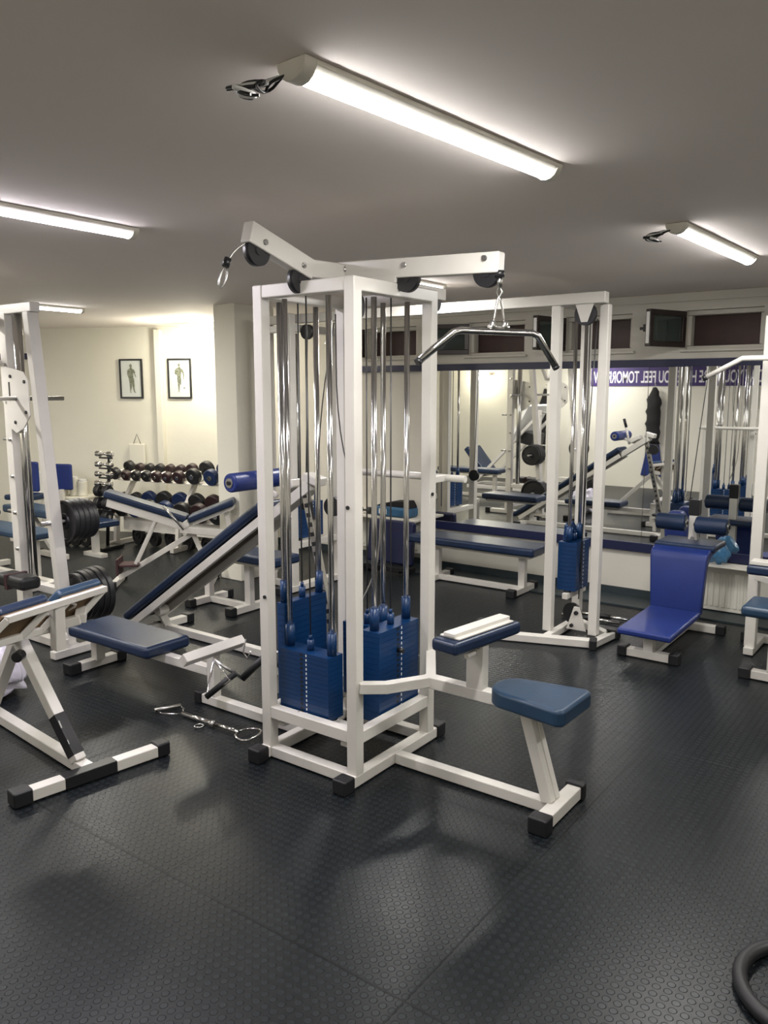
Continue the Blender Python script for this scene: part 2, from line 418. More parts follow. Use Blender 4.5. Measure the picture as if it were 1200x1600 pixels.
def roller_pad(t, a, b, r, mm='navy', name='roller_pad'):
    a = Vector(a); b = Vector(b); d = (b-a).normalized()
    o = t.part(name, MB().cyl(a, b, r, seg=28), mm, bevel=.012, seg=3)
    for p, s_ in ((a, -1), (b, 1)):
        t.part('roller_cap', MB().cyl(p, p+d*s_*.006, r*.5, seg=20), 'steel', o)
        t.part('axle_end', MB().cyl(p+d*s_*.006, p+d*s_*.014, r*.22, seg=12), 'black', o)
    return o

# ------------------------------------------------------------------ 1. central four-station cable tower
TX0, TX1, TY0, TY1 = -2.492, -1.997, 2.515, 3.060
TH = 2.09
t = Thing('cable_tower', (-2.26, 2.79, 0), 'tall square white cable tower with four blue weight stacks in the room centre', 'gym machine')
mb = MB(); w = .052
for x in (TX0, TX1):
    for y in (TY0, TY1): mb.bb(x-w/2, x+w/2, y-w/2, y+w/2, .05, TH-.0005)
t.part('upright_frame', mb, 'white', bevel=.005)
mb = MB()
for x in (TX0, TX1): mb.bb(x-w/2-.0006, x+w/2+.0006, TY0-w/2-.0006, TY1+w/2+.0006, TH-.055, TH)
for y in (TY0, TY1): mb.bb(TX0+w/2, TX1-w/2, y-w/2+.001, y+w/2-.001, TH-.0545, TH-.0005)
t.part('top_frame', mb, 'white', bevel=.006)
mb = MB()
for x in (TX0, TX1): mb.bb(x-w/2-.001, x+w/2+.001, TY0-.05, TY1+.06, .006, .056)
for y in (TY0, TY1): mb.bb(TX0+w/2, TX1-w/2, y-w/2, y+w/2, .006, .054)
t.part('base_frame', mb, 'white', bevel=.005)
mb = MB()
for y in (TY0, TY1): mb.bb(TX0+w/2, TX1-w/2, y-w/2+.003, y+w/2-.003, .19, .243)
for x in (TX0, TX1): mb.bb(x-w/2+.003, x+w/2-.003, TY0+w/2, TY1-w/2, .185, .237)
mb.bb(TX0+w/2, TX1-w/2, 2.57, 2.62, .192, .218); mb.bb(TX0+.02, TX1-.02, 2.955, 3.0, .16, .184)
mb.bb(-2.10, -2.06, TY0+w/2, TY1-w/2, .140, .159); mb.bb(-2.47, -2.43, TY0+w/2, TY1-w/2, .140, .159)
t.part('stack_rail', mb, 'white', bevel=.003)
t.feet(*[(x-.036, x+.036, *(yy), 0, .066) for x in (TX0, TX1) for yy in ((TY0-.115, TY0-.045), (TY1+.05, TY1+.12))])
# bolts
mb = MB()
for p in ((TX1-.01, TY0-w/2, 1.19), (TX1+w/2, TY1-.01, 1.19), (TX0+.01, TY0-w/2, .75)):
    if p[0] > TX1: mb.cyl(p, (p[0]+.006, p[1], p[2]), .008)
    else: mb.cyl(p, (p[0], p[1]-.006, p[2]), .008)
t.part('bolt', mb, 'black')
P1 = stack(t, -2.315, 2.60, 'x', -1, .222, .51, TH-.05, 14, w=.285, pin=0, ro=.123)
P2 = stack(t, -2.484, 2.735, 'y', -1, .245, .70, TH-.06, 17, w=.29, d=.046, ro=.12)
P3 = stack(t, -2.080, 2.882, 'y', 1, .19, .605, TH-.05, 17, w=.305, pin=12, ro=.122)
P4 = stack(t, -2.285, 2.975, 'x', 1, .19, .55, TH-.05, 14, w=.24, d=.075)
for P_, zt in ((P1, .57), (P2, .76), (P3, .675), (P4, .62)):
    t.part('cable', MB().cyl(P_(0, zt), P_(0, TH-.02), .0035, seg=8), 'cable')
t.part('cable', MB().tube([(-2.06, 2.62, 1.98), (-2.065, 2.60, 1.8), (-2.05, 2.57, 1.45)], .003, 8, smooth=2), 'cable')
t.part('cable', MB().tube([(-2.33, 2.80, 1.95), (-2.40, 2.78, 1.55), (-2.41, 2.76, 1.1), (-2.44, 2.78, .78)], .003, 8, smooth=2), 'cable')
t.part('cable', MB().tube([(-2.16, 2.93, 1.98), (-2.16, 2.92, .95), (-2.20, 2.9, .78), (-2.25, 2.86, .66)], .004, 8, smooth=2), 'steel')
t.part('cable', MB().tube([(-2.28, 2.75, 1.98), (-2.30, 2.78, 1.5), (-2.22, 2.8, 1.2), (-2.24, 2.84, .8)], .003, 8, smooth=2), 'cable')
pulley(t, (-2.055, 2.62, TH-.10), (1, .3, 0), .048)
# arms
AX, AY = -2.262, 2.79
mb = MB()
mb.bb(AX-.30, AX+.29, AY-.026, AY+.026, TH, TH+.03)
t.part('top_plate', mb, 'white', bevel=.004)
arm_h = .078
mb = MB(); mb.beam((AX-.026, AY, TH+.070), (-1.50, AY, TH+.040), .05, arm_h)
t.part('pulldown_arm', mb, 'white', bevel=.006)
for x, z in ((-1.93, TH+.016), (-1.56, TH+.008)):
    pulley(t, (x, AY, z), (0, 1, 0), .056, .03)
    t.part('bolt', MB().cyl((x, AY-.034, z+.05), (x, AY+.034, z+.05), .011, seg=10), 'steel')
t.part('bolt', MB().cyl((AX+.02, AY-.036, TH+.075), (AX+.02, AY+.036, TH+.075), .012, seg=10), 'steel')
mb = MB(); mb.beam((AX, AY-.025, TH+.062), (AX, 2.555, TH+.055), .05, .072)
mb.beam((AX, 2.565, TH+.050), (AX, 2.215, TH+.150), .052, .082)
t.part('crossover_arm', mb, 'white', bevel=.006)
pulley(t, (AX, 2.50, TH+.005), (1, 0, 0), .055, .03)
pulley(t, (AX, 2.265, TH+.088), (1, 0, 0), .058, .03)
for y, z in ((2.50, TH+.060), (2.285, TH+.118)):
    t.part('bolt', MB().cyl((AX-.034, y, z), (AX+.034, y, z), .011, seg=10), 'steel')
mb = MB(); mb.beam((AX, AY+.02, TH+.045), (AX, 3.58, TH+.045), .05, .06)
t.part('rear_arm', mb, 'white', bevel=.006)
pulley(t, (AX, 3.50, TH+.005), (1, 0, 0), .05, .03)
t.part('cable', MB().tube([(AX, 2.205, TH+.105), (-2.275, 2.17, TH+.08), (-2.285, 2.14, TH+.04)], .0035, 8, smooth=2), 'steel')
t.part('cable', MB().cyl((-1.505, AY, TH+.02), (-1.505, AY, TH-.03), .004, seg=8), 'steel')
# rear hand bar
t.part('hand_bar', MB().cyl((-2.53, 3.2, 1.25), (-1.885, 3.2, 1.25), .017), 'white')
for x in (TX0, TX1): t.part('hand_bar_bracket', MB().beam((x, 3.08, 1.25), (x, 3.2, 1.25), .03), 'white', bevel=.003)
# lat station: floor spur, V brace, upper beam, leg, seat, knee pad
mb = MB(); mb.bb(TX1+w/2, -1.23, 2.765, 2.815, .006, .054); t.part('floor_spur', mb, 'white', bevel=.005)
mb = MB(); mb.bb(-1.235, -1.175, 2.665, 2.955, .006, .058); t.part('floor_bar', mb, 'white', bevel=.005)
t.feet((-1.245, -1.165, 2.605, 2.67, 0, .068), (-1.245, -1.165, 2.95, 2.99, 0, .068))
mb = MB()
V0 = (-1.80, 2.79, .425)
mb.beam((TX1+.02, TY0, .436), (-1.90, 2.60, .428), .045, .045); mb.beam((-1.905, 2.59, .428), V0, .045, .045)
mb.beam((TX1+.02, TY1, .436), V0, .045, .045)
t.part('seat_brace', mb, 'white', bevel=.004)
mb = MB(); mb.beam((-1.83, 2.79, .422), (-1.36, 2.79, .42), .052, .052); t.part('seat_beam', mb, 'white', bevel=.005)
mb = MB()
mb.beam((-1.345, 2.775, .41), (-1.235, 2.775, .055), .036, .048); mb.beam((-1.345, 2.816, .41), (-1.235, 2.816, .055), .036, .048)
t.part('leg', mb, 'white', bevel=.004)
poly = []
for k in range(9):
    a = PI/2 + PI*k/8; poly.append((-1.41+.085*math.cos(a), 2.80+.105*math.sin(a)))
poly += [(-1.165, 2.655), (-1.140, 2.675), (-1.135, 2.925), (-1.16, 2.945)]
t.part('seat', MB().prism(poly, 'z', .415, .485), 'teal', bevel=.016, seg=4)
mb = MB(); mb.bb(-1.613, -1.535, 2.765, 2.815, .44, .63); t.part('knee_pad_post', mb, 'white', bevel=.004)
t.part('clamp', MB().bb(-1.60, -1.55, 2.755, 2.83, .62, .702), 'black', bevel=.006)
t.part('clamp_lever', MB().cyl((-1.575, 2.765, .60), (-1.575, 2.70, .60), .012), 'white', bevel=.003)
R = rotz(math.radians(-8))
def rp(x, y, z): v = R @ Vector((x, y, 0)); return (-1.575+v.x, 2.79+v.y, z)
t.part('knee_pad', MB().box(rp(0, 0, .665), (.13, .44, .055), R), 'navy', bevel=.018, seg=3)
t.part('knee_plate', MB().box(rp(0, 0, .697), (.10, .36, .008), R).box(rp(0, 0, .708), (.055, .37, .016), R), 'white', bevel=.003)

# seated row spur of the same tower (leftwards)
ry = 2.76
mb = MB(); mb.bb(-3.22, TX0-w/2, ry-.025, ry+.025, .006, .056); t.part('floor_spur', mb, 'white', bevel=.005)
t.feet((-3.27, -3.215, ry-.034, ry+.034, 0, .066))
mb = MB(); mb.bb(-3.17, -3.115, ry-.024, ry+.024, .056, .29); t.part('front_post', mb, 'white', bevel=.004)
mb = MB(); mb.bb(-4.15, -3.17, ry-.025, ry+.025, .165, .215); t.part('row_seat_beam', mb, 'white', bevel=.005)
mb = MB(); mb.bb(-4.20, -4.14, ry-.03, ry+.03, .05, .215); t.part('rear_post', mb, 'white', bevel=.005)
mb = MB(); mb.bb(-4.22, -4.16, ry-.13, ry+.13, .006, .056); t.part('floor_bar', mb, 'white', bevel=.005)
t.feet((-4.235, -4.15, ry-.20, ry-.125, 0, .068), (-4.235, -4.15, ry+.125, ry+.19, 0, .068))
t.part('row_seat', MB().bb(-4.24, -3.50, ry-.155, ry+.155, .216, .285), 'navy', bevel=.024, seg=4)
mb = MB(); mb.beam((-3.08, ry-.25, .33), (-3.07, ry+.14, .335), .05, .05, roll=PI/4)
t.part('foot_plate', mb, 'white', bevel=.004)

# ------------------------------------------------------------------ hanging lat bar, carabiners, handles
t = Thing('lat_pulldown_bar', (-1.505, 2.79, 1.87), 'chrome lat pulldown bar hanging from the arm of the central cable tower', 'pulldown bar')
dr = Vector((.45, .89, 0)).normalized(); c0 = Vector((-1.505, 2.785, 1.875))
pts = [c0-dr*.345+Vector((0, 0, -.115)), c0-dr*.20+Vector((0, 0, -.008)), c0-dr*.17, c0+dr*.155, c0+dr*.185+Vector((0, 0, -.01)), c0+dr*.275+Vector((0, 0, -.125))]
t.part('bar', MB().tube(pts, .0135, 14), 'chrome')
for p, q in ((pts[0], pts[1]), (pts[-1], pts[-2])):
    d = (p-q).normalized(); t.part('end_cap', MB().cyl(p-d*.002, p+d*.012, .0145), 'black')
mb = MB(); mb.box(c0+Vector((0, 0, .016)), (.014, .075, .014), rotz(-.47))
t.part('eye_bracket', MB().cyl(c0+dr*-.028+Vector((0, 0, .005)), c0+dr*-.028+Vector((0, 0, .04)), .012).cyl(c0+dr*.028+Vector((0, 0, .005)), c0+dr*.028+Vector((0, 0, .04)), .012).cyl(c0-dr*.045+Vector((0, 0, .016)), c0+dr*.045+Vector((0, 0, .016)), .009), 'steel')
t.part('chain', MB().tube([c0-dr*.024+Vector((0, 0, .035)), c0-dr*.012+Vector((0, 0, .10)), c0+Vector((0, 0, .135)), c0+dr*.012+Vector((0, 0, .10)), c0+dr*.024+Vector((0, 0, .035))], .004, 8, smooth=1), 'steel')
t.part('snap_hook', MB().tube([c0+Vector((0, 0, .125)), c0+Vector((.012, 0, .145)), c0+Vector((0, 0, .17)), c0+Vector((-.012, 0, .145))], .004, 8, closed=True).cyl(c0+Vector((0, 0, .165)), c0+Vector((0, 0, .205)), .010), 'steel')
t.part('stopper', MB().cyl(c0+Vector((0, 0, .200)), c0+Vector((0, 0, .225)), .018), 'black')
t = Thing('cable_hook', (-2.285, 2.14, 2.1), 'steel snap hook dangling from the raised left arm of the central cable tower', 'hook')
a = Vector((-2.285, 2.14, TH+.045)); b = Vector((-2.295, 2.10, TH-.055))
t.part('stopper', MB().cyl(a, a+(b-a)*.3, .014), 'black')
m_ = a+(b-a)*.3
t.part('snap_hook', MB().tube([m_, m_+Vector((.010, .003, -.03)), m_+Vector((-.002, -.02, -.085)), m_+Vector((-.016, -.024, -.06)), m_+Vector((-.008, -.006, -.01))], .0038, 8, closed=True, smooth=1), 'steel')

t = Thing('pull_bar', (-2.95, 2.56, 0), 'chrome bar with a triangular handle at each end, lying on the floor by the tower', 'cable handle')
z = .018
t.part('rod', MB().cyl((-3.16, 2.56, z), (-2.94, 2.565, z), .012).cyl((-2.94, 2.565, z), (-2.76, 2.57, z), .0095), 'chrome')
t.part('collar', MB().cyl((-2.95, 2.564, z), (-2.925, 2.565, z), .0155), 'steel')
t.part('end_handle', MB().tube([(-3.16, 2.56, z), (-3.20, 2.60, z), (-3.255, 2.625, z), (-3.31, 2.50, z), (-3.24, 2.50, z), (-3.19, 2.53, z)], .0055, 8, closed=True), 'chrome')
t.part('grip', MB().cyl((-3.255, 2.625, z), (-3.31, 2.50, z), .0105), 'steel')
t.part('end_handle', MB().tube([(-2.77, 2.57, z), (-2.76, 2.63, z), (-2.69, 2.66, z), (-2.655, 2.60, z), (-2.66, 2.51, z), (-2.74, 2.52, z)], .0055, 8, closed=True, smooth=1), 'chrome')
t.part('ring', MB().tube([(-2.985+.022*math.cos(q*PI/5), 2.515+.022*math.sin(q*PI/5), .012) for q in range(10)], .004, 8, closed=True), 'chrome')

t = Thing('row_handle', (-2.86, 2.63, .3), 'close-grip triangular row handle hanging at the foot plate beside the tower', 'cable handle')
A = Vector((-2.90, 2.55, .36))
t.part('side_plate', MB().tube([A, A+Vector((.005, -.06, -.17)), A+Vector((.09, .02, -.09)), A], .007, 8), 'chrome')
t.part('grip', MB().cyl(A+Vector((.005, -.06, -.17)), A+Vector((.10, .05, -.06)), .015), 'rubber')
t.part('grip', MB().cyl(A+Vector((.10, .09, -.10)), A+Vector((.20, .16, .02)), .018), 'rubber')
t.part('link', MB().cyl(A, A+Vector((.10, .09, -.10)), .008).tube([A+Vector((.12, .10, .10)), A+Vector((.10, .10, .03)), A+Vector((.12, .11, .0)), A+Vector((.14, .11, .04))], .004, 8), 'steel')
t = Thing('foot_board', (-2.85, 3.1, 0), 'black ribbed foot board on a white rail behind the foot plate', 'foot board')
t.part('pedal', MB().box((-2.86, 3.08, .19), (.34, .13, .03), roty(.1)), 'rubber', bevel=.008)
t.part('pedal', MB().box((-2.72, 3.10, .26), (.03, .12, .20), roty(.5)), 'rubber', bevel=.008)
t.part('rail', MB().bb(-3.05, -2.64, 3.055, 3.095, .12, .16).bb(-3.03, -2.99, 3.055, 3.095, 0, .12).bb(-2.70, -2.66, 3.055, 3.095, 0, .12), 'white', bevel=.004)

# ------------------------------------------------------------------ 2. front left tilted-pad bench
t = Thing('preacher_bench', (-3.3, 1.9, 0), 'white bench frame at left front with twin tilted navy pads and taped black foot bar', 'gym bench')
mb = MB(); mb.beam((-2.985, 1.62, .031), (-2.90, 2.19, .031), .058, .05); t.part('floor_bar', mb, 'white', bevel=.005)
mb = MB(); mb.beam((-2.964, 1.76, .0315), (-2.930, 1.99, .0315), .0605, .053); t.part('tape', mb, 'black', bevel=.003, label='worn black tape wrap')
mb = MB(); mb.beam((-2.9342, 1.78, .028), (-2.9045, 1.98, .034), .0015, .012); t.part('tape_tear', mb, 'label')
mb = MB(); mb.beam((-2.995, 1.55, .034), (-2.983, 1.628, .034), .078, .066); t.part('rubber_foot', mb, 'rubber', bevel=.009)
mb = MB(); mb.beam((-2.903, 2.182, .034), (-2.894, 2.245, .034), .072, .064); t.part('rubber_foot', mb, 'rubber', bevel=.009)
mb = MB(); mb.beam((-2.97, 1.89, .031), (-4.0, 1.99, .031), .055, .048); t.part('floor_beam', mb, 'white', bevel=.005)
L0 = Vector((-3.05, 1.895, .05)); L1 = Vector((-3.46, 1.86, .60))
t.part('support_leg', MB().beam(L0, L1, .052), 'white', bevel=.005)
dl = (L1-L0)
t.part('tape', MB().beam(L0+dl*.04, L0+dl*.33, .055), 'black', bevel=.004, label='black tape wrap with white sticker')
side = Vector((.45, -.89, 0)).normalized()
nn = dl.normalized()
t.part('sticker', MB().box(L0+dl*.255+Vector((.018, -.0225, .012)), (.030, .0015, .035), rotz(-.0) @ roty(-.65)).box(L0+dl*.13+Vector((.016, -.0225, .012)), (.022, .0015, .02), roty(-.65)), 'label')
t.part('cross_leg', MB().beam((-3.95, 1.985, .05), (-3.44, 1.885, .58), .05), 'white', bevel=.005)
t.part('hinge_block', MB().box((-3.40, 1.82, .60), (.075, .075, .12), roty(.6)), 'black', bevel=.006)
t.part('adjuster_knob', MB().cyl((-3.33, 1.82, .50), (-3.30, 1.78, .50), .024), 'black', bevel=.004)
t.part('adjuster_arm', MB().beam((-3.42, 1.93, .56), (-3.30, 2.10, .60), .045).beam((-3.30, 2.10, .60), (-3.38, 2.16, .62), .05), 'white', bevel=.006)
# pad frame
T0 = Vector((-3.185, 1.695, .712)); T1 = Vector((-3.318, 2.245, .712))
B0 = Vector((-3.255, 1.60, .595)); B1 = Vector((-3.375, 2.13, .578))
mb = MB()
mb.beam(T0, T1, .03, .03, ext=.01); mb.beam(B0, B1, .03, .03, ext=.01); mb.beam(T0, B0, .03, .03); mb.beam(T1, B1, .03, .03)
q0 = T0.lerp(T1, .40); r0 = B0.lerp(B1, .40); q1 = T0.lerp(T1, .60); r1 = B0.lerp(B1, .60)
mb.beam(q0, r0, .03, .03); mb.beam(q1, r1, .03, .03)
t.part('pad_frame', mb, 'white', bevel=.003)
fn = (T1-T0).cross(B0-T0).normalized()
if fn.z < 0: fn = -fn
def quadslab(a, b, c, d, n0, n1):
    mb = MB(); A = [mb.bm.verts.new(p+fn*n0) for p in (a, b, c, d)]; B = [mb.bm.verts.new(p+fn*n1) for p in (a, b, c, d)]
    mb.bm.faces.new(A); mb.bm.faces.new(list(reversed(B)))
    for i in range(4): mb.bm.faces.new((A[i], B[i], B[(i+1) % 4], A[(i+1) % 4]))
    return mb
for (u0, u1) in ((-.03, .44), (.56, 1.03)):
    a_, b_, c_, d_ = T0.lerp(T1, u0), T0.lerp(T1, u1), B0.lerp(B1, u1), B0.lerp(B1, u0)
    t.part('pad_board', quadslab(a_, b_, c_, d_, .017, .028), 'wood', label='bare plywood pad backing')
    o_ = (a_-d_).normalized()*.01
    t.part('pad', quadslab(a_+o_, b_+o_, c_-o_, d_-o_, .029, .075), 'teal' if u0 > 0 else 'navy', bevel=.016, seg=3)
t.part('centre_post', MB().beam(T0.lerp(T1, .5)+Vector((-.02, 0, -.01)), T0.lerp(T1, .5)+Vector((-.03, 0, -.22)), .05), 'white', bevel=.004)
t.part('wire_hook', MB().tube([q0+Vector((-.05, .0, -.05)), q0+Vector((-.07, .06, -.06)), q0+Vector((-.1, .09, -.06))], .006, 8, smooth=1).tube([q1+Vector((-.02, .02, -.02)), q1+Vector((-.03, .06, -.04)), q1+Vector((-.10, .04, -.08))], .006, 8, smooth=1), 'white')

# crumpled plastic wrapped sack beside it
mb = MB(); bmesh.ops.create_icosphere(mb.bm, subdivisions=4, radius=1.0)
for v in mb.bm.verts:
    n = v.co.normalized(); k = 1 + .10*math.sin(n.x*9+n.z*5) + .08*math.sin(n.y*13+n.x*4) + random.uniform(-.03, .03)
    c = Vector([math.copysign(abs(q)**.55, q) for q in n])*k
    v.co = Vector((-4.27+c.x*.15*(1.1-.35*n.z), 2.12+c.y*.14*(1.1-.35*n.z), .175+c.z*.15))
for f in mb.bm.faces: f.smooth = True
single('plastic_sack', mb, 'bag', (-4.27, 2.12, .02), 'crumpled white plastic sack on the floor behind the tilted pad bench', 'sack')

# ------------------------------------------------------------------ 3. rack with bar carriage (left), weight discs on pegs
def smith_side(t, Y, s):
    """one side frame at depth Y, s=+1 outer side towards the windows"""
    mb = MB()
    mb.bb(-5.12, -5.04, Y-.035, Y+.035, .05, 2.15)
    t.part('rear_post', mb, 'white', bevel=.006)
    t.part('slanted_post', MB().beam((-4.80, Y, 2.14), (-4.59, Y, .05), .06, .075), 'white', bevel=.006)
    t.part('top_beam', MB().bb(-5.2, -4.74, Y-.033, Y+.033, 2.135, 2.195), 'white', bevel=.006)
    t.part('base_beam', MB().bb(-5.35, -4.50, Y-.033, Y+.033, .006, .06), 'white', bevel=.006)
    t.part('lower_brace', MB().bb(-5.09, -4.66, Y-.028, Y+.028, .36, .41), 'white', bevel=.005)
    t.part('guide_rod', MB().cyl((-4.955, Y, .42), (-4.955, Y, 2.135), .030), 'chrome')
    for k in range(6):
        t.part('catch_peg', MB().cyl((-5.06, Y-.05*s, .62+.24*k), (-5.06, Y+.075*s, .62+.24*k), .010), 'steel')
        if k in (1, 3): t.part('catch_peg', MB().cyl((-5.12, Y, .62+.24*k), (-5.21, Y, .62+.24*k), .010), 'steel')
    poly = [(-5.05, 1.43), (-4.96, 1.385), (-4.87, 1.42), (-4.79, 1.50), (-4.79, 1.72), (-4.84, 1.77), (-5.00, 1.80), (-5.10, 1.81), (-5.10, 1.58), (-5.06, 1.57)]
    o = t.part('bar_carriage', MB().prism(poly, 'y', Y-.045*s-.004, Y-.045*s+.004), 'white', bevel=.002)
    yy = Y-.045*s
    mb = MB()
    for x, z in ((-4.99, 1.745), (-4.83, 1.71), (-4.83, 1.52), (-4.96, 1.455)): mb.cyl((x, yy-.010, z), (x, yy+.010, z), .011, seg=10)
    mb.box((-5.01, yy, 1.65), (.014, .012, .12))
    t.part('carriage_bolt', mb, 'black', o)
    t.part('weight_peg', MB().cyl((-4.66, Y-.10*s, .83), (-4.66, Y+.30*s, .83), .014), 'steel')
    t.part('weight_peg', MB().cyl((-4.60, Y-.03, .34), (-4.60, Y+.30*s, .34), .014), 'steel')
    t.feet((-5.42, -5.345, Y-.04, Y+.04, 0, .07))
    t.part('floor_bar', MB().bb(-4.53, -4.47, Y-.17, Y+.13, .006, .056), 'white', bevel=.005)
t = Thing('smith_rack', (-4.9, 2.3, 0), 'tall white lifting rack with chrome guide rods and bar carriage at the left edge', 'gym machine')
SY = 2.83
smith_side(t, SY, 1); smith_side(t, 1.60, -1)
t.part('cross_beam', MB().bb(-5.16, -5.10, 1.635, SY-.035, 2.06, 2.12).bb(-5.16, -5.10, 1.635, SY-.035, .07, .12), 'white', bevel=.005)
t.part('corner_brace', MB().beam((-5.13, SY-.04, 1.82), (-5.13, SY-.28, 2.07), .04).beam((-5.13, 1.64, 1.82), (-5.13, 1.88, 2.07), .04), 'white', bevel=.005)
t.part('lift_bar', MB().cyl((-4.94, 1.35, 1.605), (-4.94, SY+.28, 1.605), .014), 'steel')
t.part('pivot_bracket', MB().cyl((-4.56, SY-.05, .11), (-4.56, SY-.11, .11), .05).bb(-4.62, -4.50, SY-.11, SY-.05, .056, .11), 'white', bevel=.004)
def disc(name, c, r, th, label, cat, group, mm='iron', axis=(0, 1, 0)):
    c = Vector(c); a = Vector(axis).normalized()
    mb = MB()
    n = 36
    prof = [(.026, -th*.5), (r*.35, -th*.5), (r*.38, -th*.25), (r*.84, -th*.25), (r*.88, -th*.5), (r*.97, -th*.5), (r, -th*.38), (r, th*.38), (r*.97, th*.5), (r*.88, th*.5), (r*.84, th*.25), (r*.38, th*.25), (r*.35, th*.5), (.026, th*.5)]
    R = Vector((0, 0, 1)).rotation_difference(a).to_matrix()
    rings = [[mb.bm.verts.new(c + R @ Vector((rr*math.cos(2*PI*k/n), rr*math.sin(2*PI*k/n), zz))) for k in range(n)] for rr, zz in prof]
    m = len(prof)
    for i in range(m):
        for k in range(n):
            f = mb.bm.faces.new((rings[i][k], rings[i][(k+1) % n], rings[(i+1) % m][(k+1) % n], rings[(i+1) % m][k])); f.smooth = True
    o = build(name, mb, mm, None, tuple(c)); tag(o, label, cat, group)
    md = o.modifiers.new('e', 'EDGE_SPLIT'); md.split_angle = math.radians(35)
    return o
n = 5
words = ['innermost, against the post', 'second from the post', 'middle one', 'fourth from the post', 'outermost']
for k in range(n):
    disc('weight_disc', (-4.66, SY+.075+.036*k, .83), .135 if k < 4 else .128, .034, 'black iron weight disc on the upper peg of the left rack, ' + words[k], 'weight disc', 'weight discs on the left rack')
for k in range(n):
    disc('weight_disc', (-4.60, SY+.075+.040*k, .34), [.155, .165, .165, .172, .175][k], .038, 'black iron weight disc on the lower peg of the left rack, ' + words[k], 'weight disc', 'weight discs on the left rack')
for k, nm in enumerate(('nearest the post', 'second from the post', 'third from the post')):
    disc('weight_disc', (-4.66, 1.525-.04*k, .83), .135, .036, 'black disc, far side of left rack, upper peg, ' + nm, 'weight disc', 'weight discs on the left rack')
    disc('weight_disc', (-4.60, 1.525-.04*k, .34), .18, .036, 'black disc, far side of left rack, lower peg, ' + nm, 'weight disc', 'weight discs on the left rack')
mb = MB().bb(-5.02, -4.70, 2.60, 2.74, .415, .50)
t2 = Thing('bar_cushion', (-4.9, 2.66, .41), 'long black padded block lying inside the left rack above its lower rail', 'pad')
t2.part('cushion', mb, 'rubber', bevel=.03, seg=3)
t2.part('strap', MB().bb(-4.90, -4.87, 2.597, 2.743, .405, .503), 'darkred', bevel=.003)

# ------------------------------------------------------------------ 4. incline sit-up bench with ladder
t = Thing('incline_bench', (-3.8, 3.42, 0), 'long navy incline sit-up bench with a blue roller and a perforated ladder bar', 'gym bench')
iy = 3.42
P0 = Vector((-4.60, iy, .115)); P1 = Vector((-3.34, iy, .955)); dv = (P1-P0).normalized(); nv = Vector((-dv.z, 0, dv.x))
Rb = Matrix((dv, Vector((0, 1, 0)), nv)).transposed()
mid = (P0+P1)/2; L = (P1-P0).length
t.part('back_pad', MB().box(mid+nv*.02, (L+.10, .27, .06), Rb), 'navy', bevel=.024, seg=4)
mb = MB()
for s_ in (-1, 1): mb.beam(P0+Vector((.03, s_*.115, -.03))-nv*.01, P1+Vector((.03, s_*.115, -.03))-nv*.01, .03, .05)
mb.beam(P1+Vector((.02, 0, -.035)), P1+dv*.40+Vector((0, 0, -.05)), .10, .06)
t.part('pad_frame', mb, 'white', bevel=.004)
t.part('pad_board', MB().box(mid-nv*.022, (L, .20, .012), Rb), 'dwood', label='dark plywood underside of the long pad')
t.part('floor_beam', MB().bb(-4.55, -2.80, iy-.025+.06, iy+.025+.06, .006, .056), 'white', bevel=.005)
t.part('floor_bar', MB().bb(-4.53, -4.47, iy-.20, iy+.28, .006, .056), 'white', bevel=.005)
t.part('floor_bar', MB().bb(-2.84, -2.78, iy-.22, iy+.28, .006, .056), 'white', bevel=.005)
t.feet((-4.54, -4.46, iy+.275, iy+.335, 0, .066), (-4.54, -4.46, iy-.26, iy-.195, 0, .066), (-2.85, -2.77, iy+.27, iy+.33, 0, .066), (-2.85, -2.77, iy-.28, iy-.215, 0, .066))
t.part('pivot_post', MB().beam((-4.42, iy+.06, .05), (-4.44, iy, .19), .05).cyl((-4.40, iy-.04, .17), (-4.40, iy+.04, .17), .035), 'white', bevel=.005)
LA = Vector((-3.06, iy-.02, 1.13)); LB = Vector((-2.80, iy-.02, .05))
t.part('ladder', MB().beam(LA, LB, .045, .03), 'chrome', bevel=.003)
mb = MB()
for k in range(1, 20):
    p = LA.lerp(LB, k/20+.01); mb.box(p, (.0345, .016, .024), roty(-.24)); mb.box(p, (.016, .0465, .024), roty(-.24))
t.part('ladder_slot', mb, 'black')
roller_pad(t, (-3.37, iy-.30, 1.14), (-3.37, iy+.13, 1.14), .055, 'blue')
t.part('roller_post', MB().cyl((-3.27, iy-.09, 1.04), (-3.32, iy-.09, 1.25), .014), 'white')
t.part('lever_grip', MB().cyl((-3.315, iy-.09, 1.235), (-3.345, iy-.09, 1.335), .016), 'rubber')
t.part('roller_bracket', MB().box((-3.16, iy, 1.11), (.12, .14, .05), roty(-.5)).box((-3.0, iy, 1.16), (.12, .09, .05), roty(.25)).beam((-3.42, iy-.09, 1.135), (-3.2, iy-.09, 1.06), .03), 'white', bevel=.01)
t.part('side_weight', MB().cyl((-2.93, iy+.06, 1.0), (-2.93, iy+.10, 1.0), .055), 'rubber')

